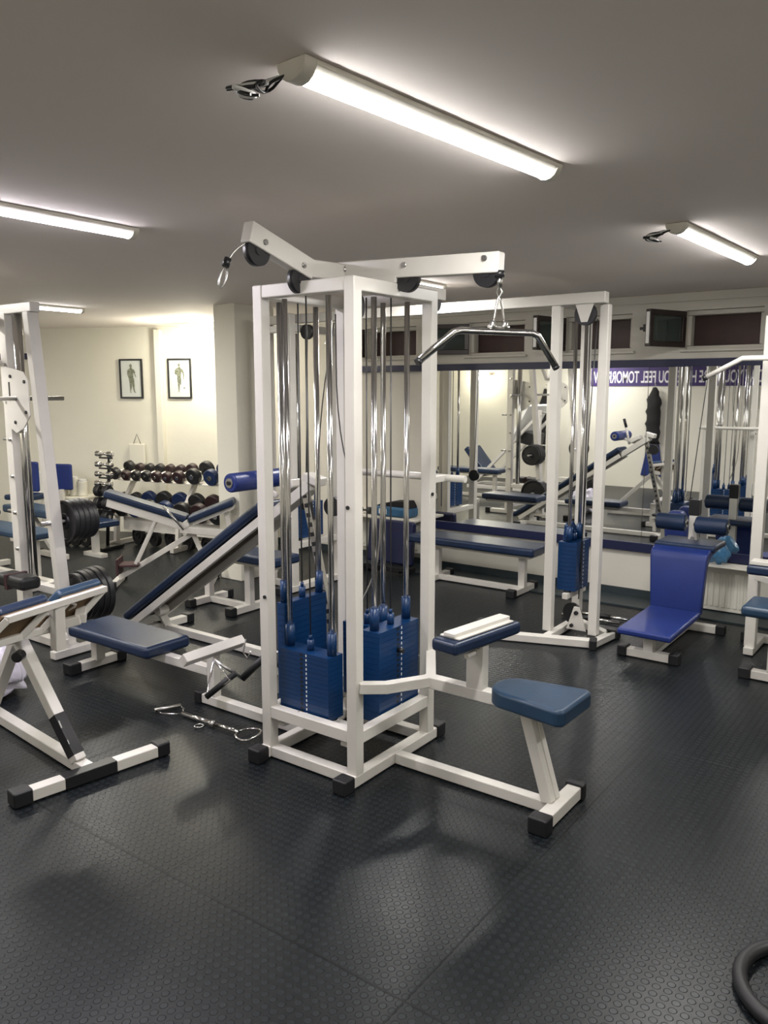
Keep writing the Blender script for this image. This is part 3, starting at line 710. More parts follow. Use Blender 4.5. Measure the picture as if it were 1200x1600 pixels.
# ------------------------------------------------------------------ 5. adjustable bench with leg end (back left)
t = Thing('adjustable_bench', (-5.4, 4.2, 0), 'navy adjustable bench with raised backrest in front of the dumbbell rack', 'gym bench')
by = 4.25
A0 = Vector((-6.05, by, .80)); A1 = Vector((-5.20, by, .57)); A2 = Vector((-4.70, by, .72))
for nm, p, q, th in (('backrest', A0, A1, .06), ('seat', A1+Vector((.02, 0, 0)), A2, .06)):
    d = (q-p); dn = d.normalized(); nn = Vector((-dn.z, 0, dn.x)); Rr = Matrix((dn, Vector((0, 1, 0)), nn)).transposed()
    t.part(nm, MB().box((p+q)/2, (d.length, .20 if nm == 'backrest' else .24, th), Rr), 'navy', bevel=.02, seg=3)
    t.part(nm+'_frame', MB().box((p+q)/2-nn*(.066 if nm == 'backrest' else .046), (d.length*.9, .15, .07 if nm == 'backrest' else .03), Rr), 'white', bevel=.004)
t.part('floor_beam', MB().beam((-5.95, by, .06), (-5.16, by, .44), .045), 'white', bevel=.004)
t.part('side_rail', MB().beam((-5.27, by-.08, .49), (-4.68, by-.08, .44), .045, .06).beam((-5.27, by-.08, .50), (-5.18, by-.08, .55), .06), 'white', bevel=.006)
for s_ in (-.05, .05):
    t.part('backrest_strut', MB().beam((-5.75, by+s_-.05, .20), (-5.50, by+s_, .62), .03), 'white', bevel=.003)
t.part('strut', MB().cyl((-5.42, by-.155, .70), (-5.22, by-.155, .50), .011), 'chrome')
t.part('leg', MB().beam((-5.16, by, .46), (-4.96, by, .05), .045), 'white', bevel=.004)
t.part('leg', MB().beam((-4.80, by, .66), (-4.72, by, .30), .05), 'white', bevel=.004)
for x in (-6.0, -4.99): t.part('floor_bar', MB().bb(x, x+.06, by-.18, by+.18, .006, .056), 'white', bevel=.004)
t.feet((-6.01, -5.93, by-.24, by-.175, 0, .066), (-6.01, -5.93, by+.175, by+.24, 0, .066), (-5.0, -4.92, by-.24, by-.175, 0, .066), (-5.0, -4.92, by+.175, by+.24, 0, .066))
t.e.rotation_euler = (0, 0, math.radians(41)); t.e.scale = (.80, .95, 1); t.e.location = (-5.50, 4.38, 0)
t.part('tray', MB().bb(-5.93, -5.72, by-.10, by+.08, .17, .19).bb(-5.95, -5.93, by-.12, by+.10, .10, .24), 'darkred', bevel=.004)

# flat bench behind the incline bench
def flat_bench(name, x0, x1, y, zt, label, mm='navy', fx0=None, fx1=None, wd=.28, caps=True):
    t = Thing(name, ((x0+x1)/2, y, 0), label, 'gym bench')
    fx0 = x0+.12 if fx0 is None else fx0; fx1 = x1-.12 if fx1 is None else fx1
    t.part('pad', MB().bb(x0, x1, y-wd/2, y+wd/2, zt-.07, zt), mm, bevel=.022, seg=3)
    t.part('pad_frame', MB().bb(x0+.05, x1-.05, y-wd*.32, y+wd*.32, zt-.095, zt-.071), 'white', bevel=.003)
    for fx in (fx0, fx1):
        t.part('leg', MB().bb(fx-.03, fx+.03, y-.025, y+.025, .05, zt-.09), 'white', bevel=.004)
        t.part('floor_bar', MB().bb(fx-.03, fx+.03, y-.17, y+.17, .006, .056), 'white', bevel=.004)
        t.feet((fx-.038, fx+.038, y-.225, y-.165, 0, .066), (fx-.038, fx+.038, y+.165, y+.225, 0, .066))
    t.part('floor_beam', MB().bb(fx0, fx1, y-.022, y+.022, .008, .054), 'white', bevel=.004)
    return t
flat_bench('flat_bench', -4.66, -3.95, 4.20, .47, 'flat navy bench behind the incline bench, beside the pillar', fx0=-4.80, fx1=-4.35)
flat_bench('flat_bench', -3.98, -2.76, 5.92, .41, 'long flat navy bench standing along the mirror wall under the blue rail', fx0=-3.76, fx1=-2.93, wd=.34)

# ------------------------------------------------------------------ 6. dumbbell rack and dumbbells
RO = Vector((-7.55, 5.20, 0)); RD = Vector((.987, .16, 0)).normalized(); RN = Vector((-.16, .987, 0)).normalized()
RR = Matrix((RD, RN, Vector((0, 0, 1)))).transposed()
def rk(a, b, z): return RO + RD*a + RN*b + Vector((0, 0, z))
t = Thing('dumbbell_rack', tuple(rk(.9, .1, 0)), 'white two-tier dumbbell rack along the rear wall', 'dumbbell rack')
for nm, z, b in (('upper_shelf', .712, .21), ('lower_shelf', .342, .08)):
    t.part(nm, MB().box(rk(.98, b, z+.014), (1.84, .20, .010), RR @ rotx(.27)), 'white', bevel=.003)
t.part('front_panel', MB().box(rk(1.0, .05, .245), (1.62, .012, .14), RR), 'white', bevel=.002)
for a in (.12, .98, 1.84):
    t.part('rack_leg', MB().beam(rk(a, .0, .02), rk(a, .02, .30), .05).beam(rk(a, .02, .30), rk(a, .30, .68), .045).beam(rk(a, -.1, .03), rk(a, .38, .03), .05), 'white', bevel=.004)
DBG = 'dumbbells on the two-tier rack'
def dumbbell(r, ln, mm, label, loc, yaw, group=DBG, tilt=0.0):
    e = bpy.data.objects.new('dumbbell', None); COL.objects.link(e); tag(e, label, 'dumbbell', group)
    e.location = loc; e.rotation_euler = (tilt, 0, yaw); e.empty_display_size = .05
    build('handle', MB().cyl((0, -ln/2, 0), (0, ln/2, 0), .014), 'chrome', e)
    for s_ in (-1, 1):
        h = build('head', MB().cyl((0, s_*(ln/2-.075), 0), (0, s_*(ln/2-.005), 0), r, seg=26), mm, e, bevel=.012, seg=3)
        build('end_cap', MB().cyl((0, s_*(ln/2-.006), 0), (0, s_*(ln/2+.004), 0), r*.30, seg=14), 'chrome', h)
    return e
yaw = math.atan2(.16, .987)
names_up = ['leftmost', 'second', 'third', 'fourth', 'fifth', 'sixth', 'seventh', 'eighth', 'ninth', 'tenth', 'eleventh', 'rightmost']
ups = [(.045, .075, 'iron'), (.20, .062, 'maroon_iron'), (.345, .064, 'iron'), (.49, .066, 'iron'), (.635, .066, 'maroon_iron'), (.78, .066, 'maroon_iron'), (.935, .078, 'maroon_iron'), (1.13, .098, 'iron'), (1.36, .098, 'blue_iron'), (1.56, .098, 'blue_iron'), (1.77, .098, 'blue_iron')]
for i, (a, r, mm) in enumerate(ups):
    r *= .86
    dumbbell(r, .30, mm, 'dark round dumbbell on the upper tier of the rack, %s from the left' % (names_up[i] if i else 'first'), rk(a, .21, .735+r), yaw, tilt=.27)
lows = [(.07, .080, 'maroon_iron'), (.25, .085, 'iron'), (.44, .098, 'blue_iron'), (.65, .103, 'iron'), (.87, .103, 'blue_iron'), (1.09, .103, 'iron'), (1.31, .103, 'maroon_iron'), (1.53, .098, 'iron'), (1.74, .092, 'maroon_iron')]
for i, (a, r, mm) in enumerate(lows):
    dumbbell(r, .32, mm, 'dark round dumbbell on the lower tier of the rack, %s from the left' % (names_up[i] if i else 'first'), rk(a, .08, .365+r), yaw, tilt=.27)
for i, (a, r) in enumerate(((.32, .10), (.55, .09), (.78, .10), (1.02, .085), (1.26, .08))):
    disc('weight_disc', rk(a, .13, r+.004), r, .05, 'black weight disc under the dumbbell rack, %s from the left' % (['first', 'second', 'third', 'fourth', 'fifth'][i]), 'weight disc', 'discs under the dumbbell rack', axis=(RN+RD*.25))
# small chrome dumbbell tree
t = Thing('dumbbell_tree', tuple(rk(.17, -.18, 0)), 'black upright tree stand holding small dumbbells left of the rack', 'dumbbell stand')
t.part('pole', MB().cyl(rk(.17, -.18, .03), rk(.26, -.18, .98), .018), 'black')
t.part('base', MB().box(rk(.17, -.20, .02), (.22, .30, .03), RR), 'black', bevel=.005)
zs = [.28, .42, .55, .66, .76, .86, .97]
for k, z in enumerate(zs):
    xx = .17+.09*(z/.97)
    t.part('arm', MB().cyl(rk(xx-.09, -.23, z), rk(xx+.09, -.23, z), .009).cyl(rk(xx, -.18, z), rk(xx, -.23, z), .008), 'black')
    ce = k > 2
    r = .030 if ce else .062
    dumbbell(r, .24 if ce else .2, 'chrome' if ce else 'iron', ('small chrome dumbbell' if ce else 'small black dumbbell') + ' on the tree stand, %s from the bottom' % names_up[k].replace('leftmost', 'first'), rk(xx-.02, -.23, z+r+.010), yaw+PI/2, 'dumbbells on the tree stand')
for k in range(3):
    disc('weight_disc', rk(-.36+.12*k, -.26+.03*k, .075), .075, .04, 'small black weight disc at the foot of the tree stand, %s from left' % ['first', 'second', 'third'][k], 'weight disc', 'discs by the tree stand', axis=(.3, -1, 0))

# ------------------------------------------------------------------ 7. framed prints on the rear wall
def picture(t0, label, kind):
    c = onwall(t0, .016, 1.795); w_, h_ = .27, .43
    t = Thing('framed_print', tuple(c), label, 'picture', None)
    def bx(mb, x, z, dx, dz, out, th): mb.box(c + WD*x - WN*out + Vector((0, 0, z)), (dx, th, dz), WR)
    mb = MB()
    for (x, z, dx, dz) in ((0, h_/2, w_+.018, .018), (0, -h_/2, w_+.018, .018), (-w_/2, 0, .018, h_-.018), (w_/2, 0, .018, h_-.018)): bx(mb, x, z, dx, dz, 0, .024)
    t.part('frame', mb, 'rubber', bevel=.002)
    mb = MB(); bx(mb, 0, 0, w_-.016, h_-.016, -.003, .004); pp = t.part('print', mb, 'paper')
    mb = MB()
    def limb(x0, z0, x1, z1, wa, wb):
        d = Vector((x1-x0, z1-z0)); n_ = Vector((-d.y, d.x)).normalized()
        pts = [(x0+n_.x*wa, z0+n_.y*wa), (x0-n_.x*wa, z0-n_.y*wa), (x1-n_.x*wb, z1-n_.y*wb), (x1+n_.x*wb, z1+n_.y*wb)]
        vs = [mb.bm.verts.new(c + WD*x - WN*.003 + Vector((0, 0, z))) for x, z in pts]; mb.bm.faces.new(vs)
    def blob(x, z, rx, rz):
        vs = [mb.bm.verts.new(c + WD*(x+rx*math.cos(q*PI/7)) - WN*.0035 + Vector((0, 0, z+rz*math.sin(q*PI/7)))) for q in range(14)]; mb.bm.faces.new(vs)
    if kind == 0:
        blob(.0, .145, .016, .021); limb(0, .125, 0, .112, .008, .012); blob(-.002, .085, .036, .034); limb(-.002, .09, .004, .01, .032, .022); blob(.004, .0, .027, .022)
        limb(-.032, .10, -.036, .045, .011, .009); limb(-.036, .045, -.022, .005, .009, .005)
        limb(.03, .10, .048, .06, .010, .008); limb(.045, .055, .062, .02, .006, .004)
        limb(-.008, .0, -.006, -.08, .018, .011); limb(-.006, -.08, -.012, -.15, .012, .005); limb(-.014, -.15, -.004, -.158, .006, .005)
        limb(.018, .0, .026, -.08, .018, .012); limb(.026, -.08, .034, -.145, .012, .005); limb(.034, -.145, .052, -.158, .006, .004)
    else:
        blob(-.002, .15, .014, .018); limb(0, .13, 0, .118, .008, .014); blob(-.006, .09, .042, .032); limb(-.006, .09, -.004, .01, .034, .020); blob(-.004, .0, .024, .022)
        limb(-.042, .10, -.048, .05, .011, .009); limb(-.046, .05, -.024, .055, .008, .006)
        limb(.034, .10, .052, .045, .010, .008); limb(.052, .045, .050, -.01, .007, .004)
        limb(-.012, .0, -.010, -.08, .017, .011); limb(-.010, -.08, -.012, -.155, .011, .005)
        limb(.012, .0, .010, -.07, .010, .006); blob(.055, -.105, .012, .007)
    o = t.part('figure_drawing', mb, 'ink', pp)
    return t
picture(1.155, 'framed muscle figure print, side view, left of the white pipe', 0)
picture(1.76, 'framed muscle figure print, front view, right of the white pipe', 1)
# wire hanger and pale carrier bag hook on wall behind the rack
t = Thing('carrier_bag', tuple(onwall(1.18, .05, .8)), 'pale carrier bag hanging from a wall hook above the dumbbells', 'bag')
c = onwall(1.20, .03, 1.03)
t.part('bag_body', MB().box(c-Vector((0, 0, .10)), (.20, .04, .24), WR), 'wall', bevel=.012)
t.part('bag_handle', MB().tube([c+WD*-.045+Vector((0, 0, .02)), c+Vector((0, 0, .13)), c+WD*.045+Vector((0, 0, .02))], .004, 8), 'cable')

# ------------------------------------------------------------------ 8. left background: cabinet, canisters, benches, blue seats
t = Thing('low_cabinet', tuple(onwall(.15, .2, 0)), 'low cream cabinet standing against the rear wall behind the rack', 'cabinet')
t.part('body', MB().box(onwall(.12, .17, .21), (.98, .30, .40), WR), 'mortar', bevel=.006)
t.part('top', MB().box(onwall(.12, .17, .425), (1.02, .34, .03), WR), 'wall', bevel=.006)
t.part('door', MB().box(onwall(-.12, .325, .21), (.45, .012, .36), WR), 'wall', bevel=.004)
t.part('door', MB().box(onwall(.36, .325, .21), (.45, .012, .36), WR), 'wall', bevel=.004)
for k, (tt, hh) in enumerate(((.30, .22), (.44, .20), (.55, .17))):
    th = Thing('canister', tuple(onwall(tt, .17, .44)), 'white plastic canister on the low cabinet, %s' % ['leftmost of three', 'middle of three', 'rightmost of three'][k], 'canister', 'canisters on the cabinet')
    p = onwall(tt, .17, .441)
    th.part('body', MB().cyl(p, p+Vector((0, 0, hh)), .055), 'wall', bevel=.01)
    th.part('lid', MB().cyl(p+Vector((0, 0, hh)), p+Vector((0, 0, hh+.025)), .045), 'label', bevel=.004)
t = Thing('paper_dispenser', tuple(onwall(-.02, .17, .44)), 'white paper roll dispenser with dark round centre on the low cabinet', 'dispenser')
p = onwall(-.02, .17, .441)
t.part('body', MB().box(p+Vector((0, 0, .14)), (.19, .12, .28), WR), 'label', bevel=.03)
t.part('roll_core', MB().cyl(p+Vector((0, 0, .17))-WN*.06, p+Vector((0, 0, .17))-WN*.068, .035), 'black')
t = Thing('waiting_chair', (-8.3, 4.6, 0), 'bright blue upright seat against the rear wall, behind the left rack', 'seat')
t.part('backrest', MB().box((-8.55, 4.95, .70), (.16, .05, .34), rotz(.3)), 'blue', bevel=.02)
t.part('seat', MB().box((-8.44, 4.80, .50), (.36, .30, .06), rotz(.3)), 'navy', bevel=.02)
t.part('pedestal', MB().bb(-8.48, -8.42, 4.78, 4.84, .04, .47).bb(-8.6, -8.3, 4.66, 4.96, 0, .04), 'white', bevel=.006)
t = Thing('waiting_chair', (-8.0, 5.0, 0), 'second blue upright seat against the rear wall, right of the slanted rack post', 'seat')
t.part('backrest', MB().box((-8.42, 5.25, .68), (.22, .05, .30), rotz(.4)), 'blue', bevel=.02)
t.part('pedestal', MB().box((-8.42, 5.22, .27), (.05, .05, .54), rotz(.4)), 'white', bevel=.006)
single('wall_shelf', MB().box(onwall(-1.1, .03, 2.06), (1.9, .06, .07), WR), 'rail', tuple(onwall(-1.1, .03, 2.06)), 'short dark strip shelf high on the rear wall behind the left rack', 'shelf', bevel=.004)
t = Thing('press_bench', (-6.6, 3.7, 0), 'blue press bench with a tilted backrest behind the left rack', 'gym bench')
t.part('seat', MB().bb(-7.55, -6.35, 3.60, 3.90, .40, .46), 'teal', bevel=.02)
t.part('backrest', MB().box((-7.55, 3.75, .62), (.55, .28, .06), roty(.35)), 'teal', bevel=.02)
t.part('backrest_board', MB().box((-7.55, 3.75, .575), (.50, .24, .02), roty(.35)), 'wall')
t.part('leg', MB().bb(-6.62, -6.50, 3.71, 3.79, .05, .40), 'white', bevel=.005)
t.part('leg', MB().bb(-7.42, -7.32, 3.71, 3.79, .05, .40), 'white', bevel=.005)
t.part('floor_beam', MB().bb(-7.42, -6.2, 3.72, 3.78, .006, .055), 'white', bevel=.005)
t.part('floor_bar', MB().bb(-6.26, -6.2, 3.50, 4.02, .006, .056), 'white', bevel=.005)
t.part('floor_bar', MB().bb(-7.45, -7.39, 3.50, 4.0, .006, .056), 'white', bevel=.005)
t.feet((-6.27, -6.19, 4.01, 4.08, 0, .066), (-6.27, -6.19, 3.43, 3.505, 0, .066))
t = Thing('curl_bench', (-7.5, 4.4, 0), 'small blue curl bench with angled white legs in front of the low cabinet', 'gym bench')
t.part('seat', MB().bb(-8.05, -7.15, 4.30, 4.58, .42, .50), 'teal', bevel=.02)
t.part('leg', MB().beam((-7.75, 4.44, .42), (-7.35, 4.44, .05), .045), 'white', bevel=.004)
t.part('leg', MB().beam((-7.35, 4.44, .42), (-7.30, 4.44, .05), .045), 'white', bevel=.004)
t.part('floor_bar', MB().bb(-7.6, -7.15, 4.41, 4.47, .006, .056), 'white', bevel=.004)
t.feet((-7.67, -7.6, 4.40, 4.48, 0, .066))
t = Thing('step_bench', (-6.9, 4.7, 0), 'navy bench end seen between the weight discs and the dumbbell tree', 'gym bench')
t.part('pad', MB().bb(-7.3, -6.85, 4.60, 4.86, .32, .38), 'navy', bevel=.015)
t.part('leg', MB().bb(-7.12, -7.06, 4.70, 4.76, .03, .32), 'white', bevel=.004)
t.part('floor_bar', MB().bb(-7.25, -6.95, 4.69, 4.77, .0, .04), 'white', bevel=.004)

# ------------------------------------------------------------------ 9. crossover frame (right tower, left tower, top beam)
t = Thing('cable_crossover', (-2.1, 5.1, 0), 'wide white cable crossover frame with a blue weight stack, in front of the mirrors', 'gym machine')
q = .075
mb = MB()
mb.bb(-2.268, -2.208, 4.897, 4.957, .05, 2.19); t.part('front_post', mb, 'white', bevel=.006)
mb = MB(); mb.bb(-1.978, -1.918, 4.972, 5.032, .05, 2.19); t.part('outer_post', mb, 'white', bevel=.006)
mb = MB(); mb.bb(-2.235, -2.175, 5.30, 5.36, .05, 2.12); t.part('back_post', mb, 'white', bevel=.006)
mb = MB(); mb.bb(-4.79, -1.915, 4.895, 4.965, 2.19, 2.26); t.part('top_beam', mb, 'white', bevel=.006)
mb = MB(); mb.bb(-2.26, -2.20, 4.965, 5.36, 2.19, 2.25); mb.beam((-1.95, 4.97, 2.222), (-2.2, 5.33, 2.222), .06, .06); t.part('top_frame', mb, 'white', bevel=.006)
mb = MB(); mb.beam((-2.62, 4.64, .03), (-1.90, 4.885, .03), .07, .05); mb.beam((-1.90, 4.86, .03), (-1.87, 5.16, .03), .055, .045); mb.beam((-2.20, 4.82, .03), (-2.21, 5.36, .03), .05, .045)
mb.beam((-2.21, 5.33, .03), (-1.87, 5.10, .03), .05, .045)
t.part('base_frame', mb, 'white', bevel=.005)
t.part('rubber_foot', MB().beam((-1.915, 4.855, .034), (-1.870, 4.87, .034), .09, .068), 'rubber', bevel=.008)
t.part('rubber_foot', MB().bb(-1.91, -1.83, 5.13, 5.20, 0, .066), 'rubber', bevel=.008)
t.part('rubber_foot', MB().bb(-2.68, -2.61, 4.60, 4.67, 0, .066), 'rubber', bevel=.008)
mb = MB(); mb.beam((-2.15, 4.98, .285), (-2.15, 5.30, .285), .04, .04); t.part('stack_rail', mb, 'white', bevel=.004)
stack(t, -2.155, 5.12, 'y', 1, .320, .65, 2.15, 12, w=.22, d=.13)
t.part('stack_guard', MB().prism([(5.03, .651), (5.20, .651), (5.17, .74), (5.12, .78), (5.05, .76)], 'x', -2.20, -2.16), 'stack', bevel=.006)
t.part('cable', MB().cyl((-2.10, 5.13, .75), (-2.10, 5.13, 2.1), .004, seg=8), 'cable')
t.part('cable', MB().tube([(-1.98, 4.95, 2.10), (-2.03, 5.0, 1.4), (-2.10, 5.1, .25)], .004, 8), 'cable')
pulley(t, (-2.05, 4.93, 2.13), (0, 1, 0), .07, .03)
t.part('pulley_bracket', MB().prism([(-2.11, 2.19), (-1.99, 2.19), (-2.03, 2.08), (-2.07, 2.08)], 'y', 4.905, 4.911), 'white')
# slider bracket at the floor
t.part('swivel_bracket', MB().prism([(-2.14, .06), (-2.0, .06), (-2.05, .22), (-2.09, .22)], 'y', 5.00, 5.012), 'white', bevel=.003)
t.part('swivel_bolt', MB().cyl((-2.07, 4.985, .18), (-2.07, 5.03, .18), .014).cyl((-2.10, 4.985, .09), (-2.10, 5.03, .09), .012), 'black')
pulley(t, (-2.12, 5.05, .16), (.3, 1, 0), .07, .03)
# left tower
mb = MB()
mb.bb(-4.52, -4.45, 4.80, 4.87, .05, 2.26); t.part('front_post', mb, 'white', bevel=.006)
mb = MB(); mb.bb(-4.86, -4.79, 4.895, 4.965, .05, 2.26); t.part('outer_post', mb, 'white', bevel=.006)
mb = MB(); mb.bb(-4.52, -4.45, 5.37, 5.43, .05, 2.12); t.part('back_post', mb, 'white', bevel=.006)
mb = MB(); mb.bb(-4.52, -4.45, 4.87, 5.43, 2.12, 2.18); mb.beam((-4.82, 4.93, 2.15), (-4.49, 4.84, 2.15), .055); t.part('top_frame', mb, 'white', bevel=.005)
mb = MB(); mb.bb(-4.53, -4.44, 4.72, 5.50, .006, .056); mb.beam((-4.82, 4.93, .031), (-4.49, 4.90, .031), .05); mb.bb(-4.515, -4.455, 4.87, 5.37, .36, .41); t.part('base_frame', mb, 'white', bevel=.005)
stack(t, -4.58, 5.13, 'y', 1, .42, .72, 2.12, 11, w=.28, d=.10)
pulley(t, (-4.38, 4.93, 2.12), (0, 1, 0), .06, .03)
pulley(t, (-4.42, 4.93, .74), (0, 1, 0), .06, .03)
t.part('cable', MB().cyl((-4.58, 5.13, .77), (-4.58, 5.13, 2.1), .004, seg=8).tube([(-4.38, 4.93, 2.07), (-4.40, 4.93, 1.4), (-4.42, 4.93, .8)], .004, 8), 'cable')
t.feet((-4.54, -4.43, 4.65, 4.725, 0, .066), (-4.54, -4.43, 5.495, 5.56, 0, .066))
# chrome handles lying by the right tower
for k, (x, y, lab) in enumerate(((-2.0, 5.60, 'chrome cable bar on the floor behind the crossover, longer one'), (-2.05, 5.48, 'chrome cable bar on the floor behind the crossover, shorter one'))):
    th = Thing('cable_bar', (x, y, 0), lab, 'cable handle')
    th.part('rod', MB().cyl((x-.32, y-.03, .018+.0*k), (x+.17-.06*k, y, .018), .013), 'chrome')
    th.part('grip', MB().cyl((x-.2, y-.0225, .018), (x-.05, y-.013, .018), .0175), 'rubber')
th = Thing('ankle_pulley', (-2.72, 4.86, 0), 'dark pulley block on the floor left of the right crossover tower', 'pulley block')
th.part('block', MB().bb(-2.75, -2.69, 4.83, 4.90, 0, .06), 'black', bevel=.008)
th.part('wheel', MB().cyl((-2.66, 4.86, .04), (-2.60, 4.86, .04), .03), 'white')

# ------------------------------------------------------------------ 10. bright blue roller bench
t = Thing('roller_bench', (-1.52, 5.1, 0), 'low bright blue bench with upright pad and navy foot rollers by the radiator', 'gym bench')
t.part('seat', MB().prism([(-1.70, 4.745), (-1.365, 4.735), (-1.375, 5.415), (-1.715, 5.42)], 'z', .165, .205), 'blue', bevel=.014, seg=3)
def flare(mb):
    for v in mb.bm.verts:
        k = 1+.12*max(0, (v.co.z-.17)/.4); v.co.x = -1.55+(v.co.x+1.5525)*k
    return mb
poly = [(5.42, .17), (5.43, .54), (5.45, .585), (5.50, .605), (5.72, .61), (5.74, .57), (5.56, .55), (5.50, .50), (5.49, .17)]
t.part('backrest', flare(MB().prism(poly, 'x', -1.72, -1.385)), 'blue', bevel=.014, seg=3)
t.part('backrest_top', MB().bb(-1.745, -1.34, 5.53, 5.84, .585, .63), 'navy', bevel=.018, seg=3)
t.part('post', MB().bb(-1.565, -1.505, 4.85, 4.91, .05, .168), 'white', bevel=.004)
t.part('floor_beam', MB().bb(-1.56, -1.51, 4.86, 5.68, .008, .054), 'white', bevel=.004)
t.part('floor_bar', MB().bb(-1.67, -1.40, 4.845, 4.905, .006, .056), 'white', bevel=.004)
t.part('floor_bar', MB().bb(-1.72, -1.33, 5.645, 5.705, .006, .056), 'white', bevel=.004)
t.feet((-1.725, -1.665, 4.835, 4.915, 0, .068), (-1.405, -1.345, 4.835, 4.915, 0, .068), (-1.78, -1.72, 5.64, 5.71, 0, .068), (-1.335, -1.275, 5.64, 5.71, 0, .068))
t.part('roller_post', MB().bb(-1.57, -1.51, 5.72, 5.78, .05, .80), 'white', bevel=.004)
t.part('post_cap', MB().bb(-1.575, -1.505, 5.715, 5.785, .80, .91), 'black', bevel=.005)
roller_pad(t, (-1.775, 5.68, .750), (-1.575, 5.68, .750), .058)
roller_pad(t, (-1.51, 5.68, .745), (-1.30, 5.68, .745), .058)
t.part('bolt', MB().cyl((-1.54, 5.715, .64), (-1.54, 5.708, .64), .014), 'steel')

# ------------------------------------------------------------------ 11. radiators and things on them
def radiator(x0, x1, z0, z1, label):
    t = Thing('radiator', ((x0+x1)/2, YM-.08, z0), label, 'radiator')
    mb = MB(); mb.bb(x0, x1, YM-.10, YM-.045, z0, z1)
    n = int((x1-x0)/.045)
    for k in range(n):
        x = x0+.02+(x1-x0-.04)*(k+.5)/n; mb.bb(x-.012, x+.012, YM-.106, YM-.09, z0+.03, z1-.04)
    t.part('panel', mb, 'mortar', bevel=.004)
    t.part('top_grille', MB().bb(x0-.004, x1+.004, YM-.108, YM-.04, z1, z1+.012), 'mortar', bevel=.003)
    t.part('bracket', MB().bb(x0+.05, x0+.08, YM-.05, YM-.002, z0+.05, z1-.05).bb(x1-.08, x1-.05, YM-.05, YM-.002, z0+.05, z1-.05), 'mortar')
radiator(-1.68, -1.22, .02, .352, 'white panel radiator under the mirror behind the blue roller bench')
radiator(-4.95, -4.15, .13, .44, 'white panel radiator on the wall seen through the cable tower')
mb = MB(); bmesh.ops.create_icosphere(mb.bm, subdivisions=3, radius=1.0)
for v in mb.bm.verts:
    n = v.co.normalized(); k = 1+.15*math.sin(n.x*8+n.z*7)+.1*math.sin(n.y*11)
    v.co = Vector((-1.48+n.x*.085*k, 6.19+n.y*.045*k, .478+n.z*.085*k - .02*abs(n.x)))
for f in mb.bm.faces: f.smooth = True
single('plastic_bag', mb, 'bplastic', (-1.44, 6.19, .39), 'thin blue plastic bag sitting on the radiator behind the rollers', 'bag')
single('blue_tub', MB().prism([(-1.84, .383), (-1.70, .383), (-1.685, .68), (-1.74, .76), (-1.83, .76), (-1.865, .68)], 'y', 6.11, 6.22), 'blue', (-1.77, 6.08, .4),
       'bright blue plastic tub standing on the mirror ledge behind the roller bench', 'tub', bevel=.02)
single('ledge', MB().bb(-1.90, -1.20, 6.10, 6.285, .372, .381), 'wallg', (-1.6, 6.2, .38), 'pale shelf over the radiator under the blue tub and the plastic bag', 'shelf', bevel=.003)
t = Thing('sports_bag', (-4.36, 6.15, .45), 'blue sports bag with black top and label on the far radiator', 'bag')
single('ledge', MB().bb(-4.98, -4.10, 6.06, 6.325, .455, .475), 'wallg', (-4.5, 6.2, .46), 'pale shelf over the far radiator under the sports bag', 'shelf', bevel=.003)
t.part('body', MB().bb(-4.60, -4.20, 6.10, 6.28, .476, .575), 'bbag', bevel=.03, seg=3)
t.part('top_flap', MB().prism([(-4.60, .57), (-4.20, .57), (-4.24, .635), (-4.40, .625), (-4.55, .59)], 'y', 6.12, 6.26), 'hoodie', bevel=.01)
t.part('label_patch', MB().bb(-4.54, -4.45, 6.096, 6.099, .50, .55), 'label')
t = Thing('small_weights', (-4.75, 6.15, .48), 'pair of small dark dumbbells on the far radiator shelf left of the sports bag', 'dumbbell')
t.part('handle', MB().cyl((-4.82, 6.15, .51), (-4.68, 6.15, .51), .010), 'black')
t.part('head', MB().cyl((-4.83, 6.15, .51), (-4.79, 6.15, .51), .033), 'iron'); t.part('head', MB().cyl((-4.71, 6.15, .51), (-4.67, 6.15, .51), .033), 'iron')
# navy seat pair under the far radiator
t = Thing('navy_bench_seat', (-4.1, 5.75, 0), 'dark navy upright bench seat against the wall below the sports bag', 'seat')
t.part('backrest', MB().box((-4.28, 5.94, .28), (.50, .07, .40), rotx(-.12)), 'rail', bevel=.02)
t.part('frame', MB().bb(-4.5, -4.06, 5.80, 5.86, .03, .08).bb(-4.5, -4.46, 5.80, 6.02, 0, .05).bb(-4.10, -4.06, 5.80, 6.02, 0, .05), 'black', bevel=.004)

# ------------------------------------------------------------------ 12. right edge lat machine
t = Thing('lat_machine', (-.95, 5.1, 0), 'white lat machine with knee pad and blue seat, cut by the right edge', 'gym machine')
mb = MB(); mb.bb(-1.085, -1.02, 5.33, 5.40, .05, 2.10); t.part('upright_post', mb, 'white', bevel=.006)
mb = MB(); mb.bb(-.52, -.455, 5.33, 5.40, .05, 2.10); t.part('upright_post', mb, 'white', bevel=.006)
mb = MB(); mb.bb(-1.085, -.455, 5.335, 5.395, 2.04, 2.10); mb.bb(-.80, -.74, 4.95, 5.35, 2.10, 2.16); t.part('top_frame', mb, 'white', bevel=.006)
mb = MB(); mb.bb(-1.10, -.45, 5.62, 5.68, .006, .056); mb.bb(-1.08, -1.02, 5.3, 5.68, .006, .054); mb.bb(-.52, -.46, 5.3, 5.68, .006, .054); t.part('base_frame', mb, 'white', bevel=.005)
t.feet((-1.165, -1.095, 5.61, 5.69, 0, .066))
mb = MB(); mb.bb(-.945, -.60, 4.86, 4.92, .006, .056); mb.bb(-.80, -.74, 4.92, 5.65, .006, .054); t.part('floor_bar', mb, 'white', bevel=.005)
t.feet((-1.01, -.94, 4.85, 4.93, 0, .066))
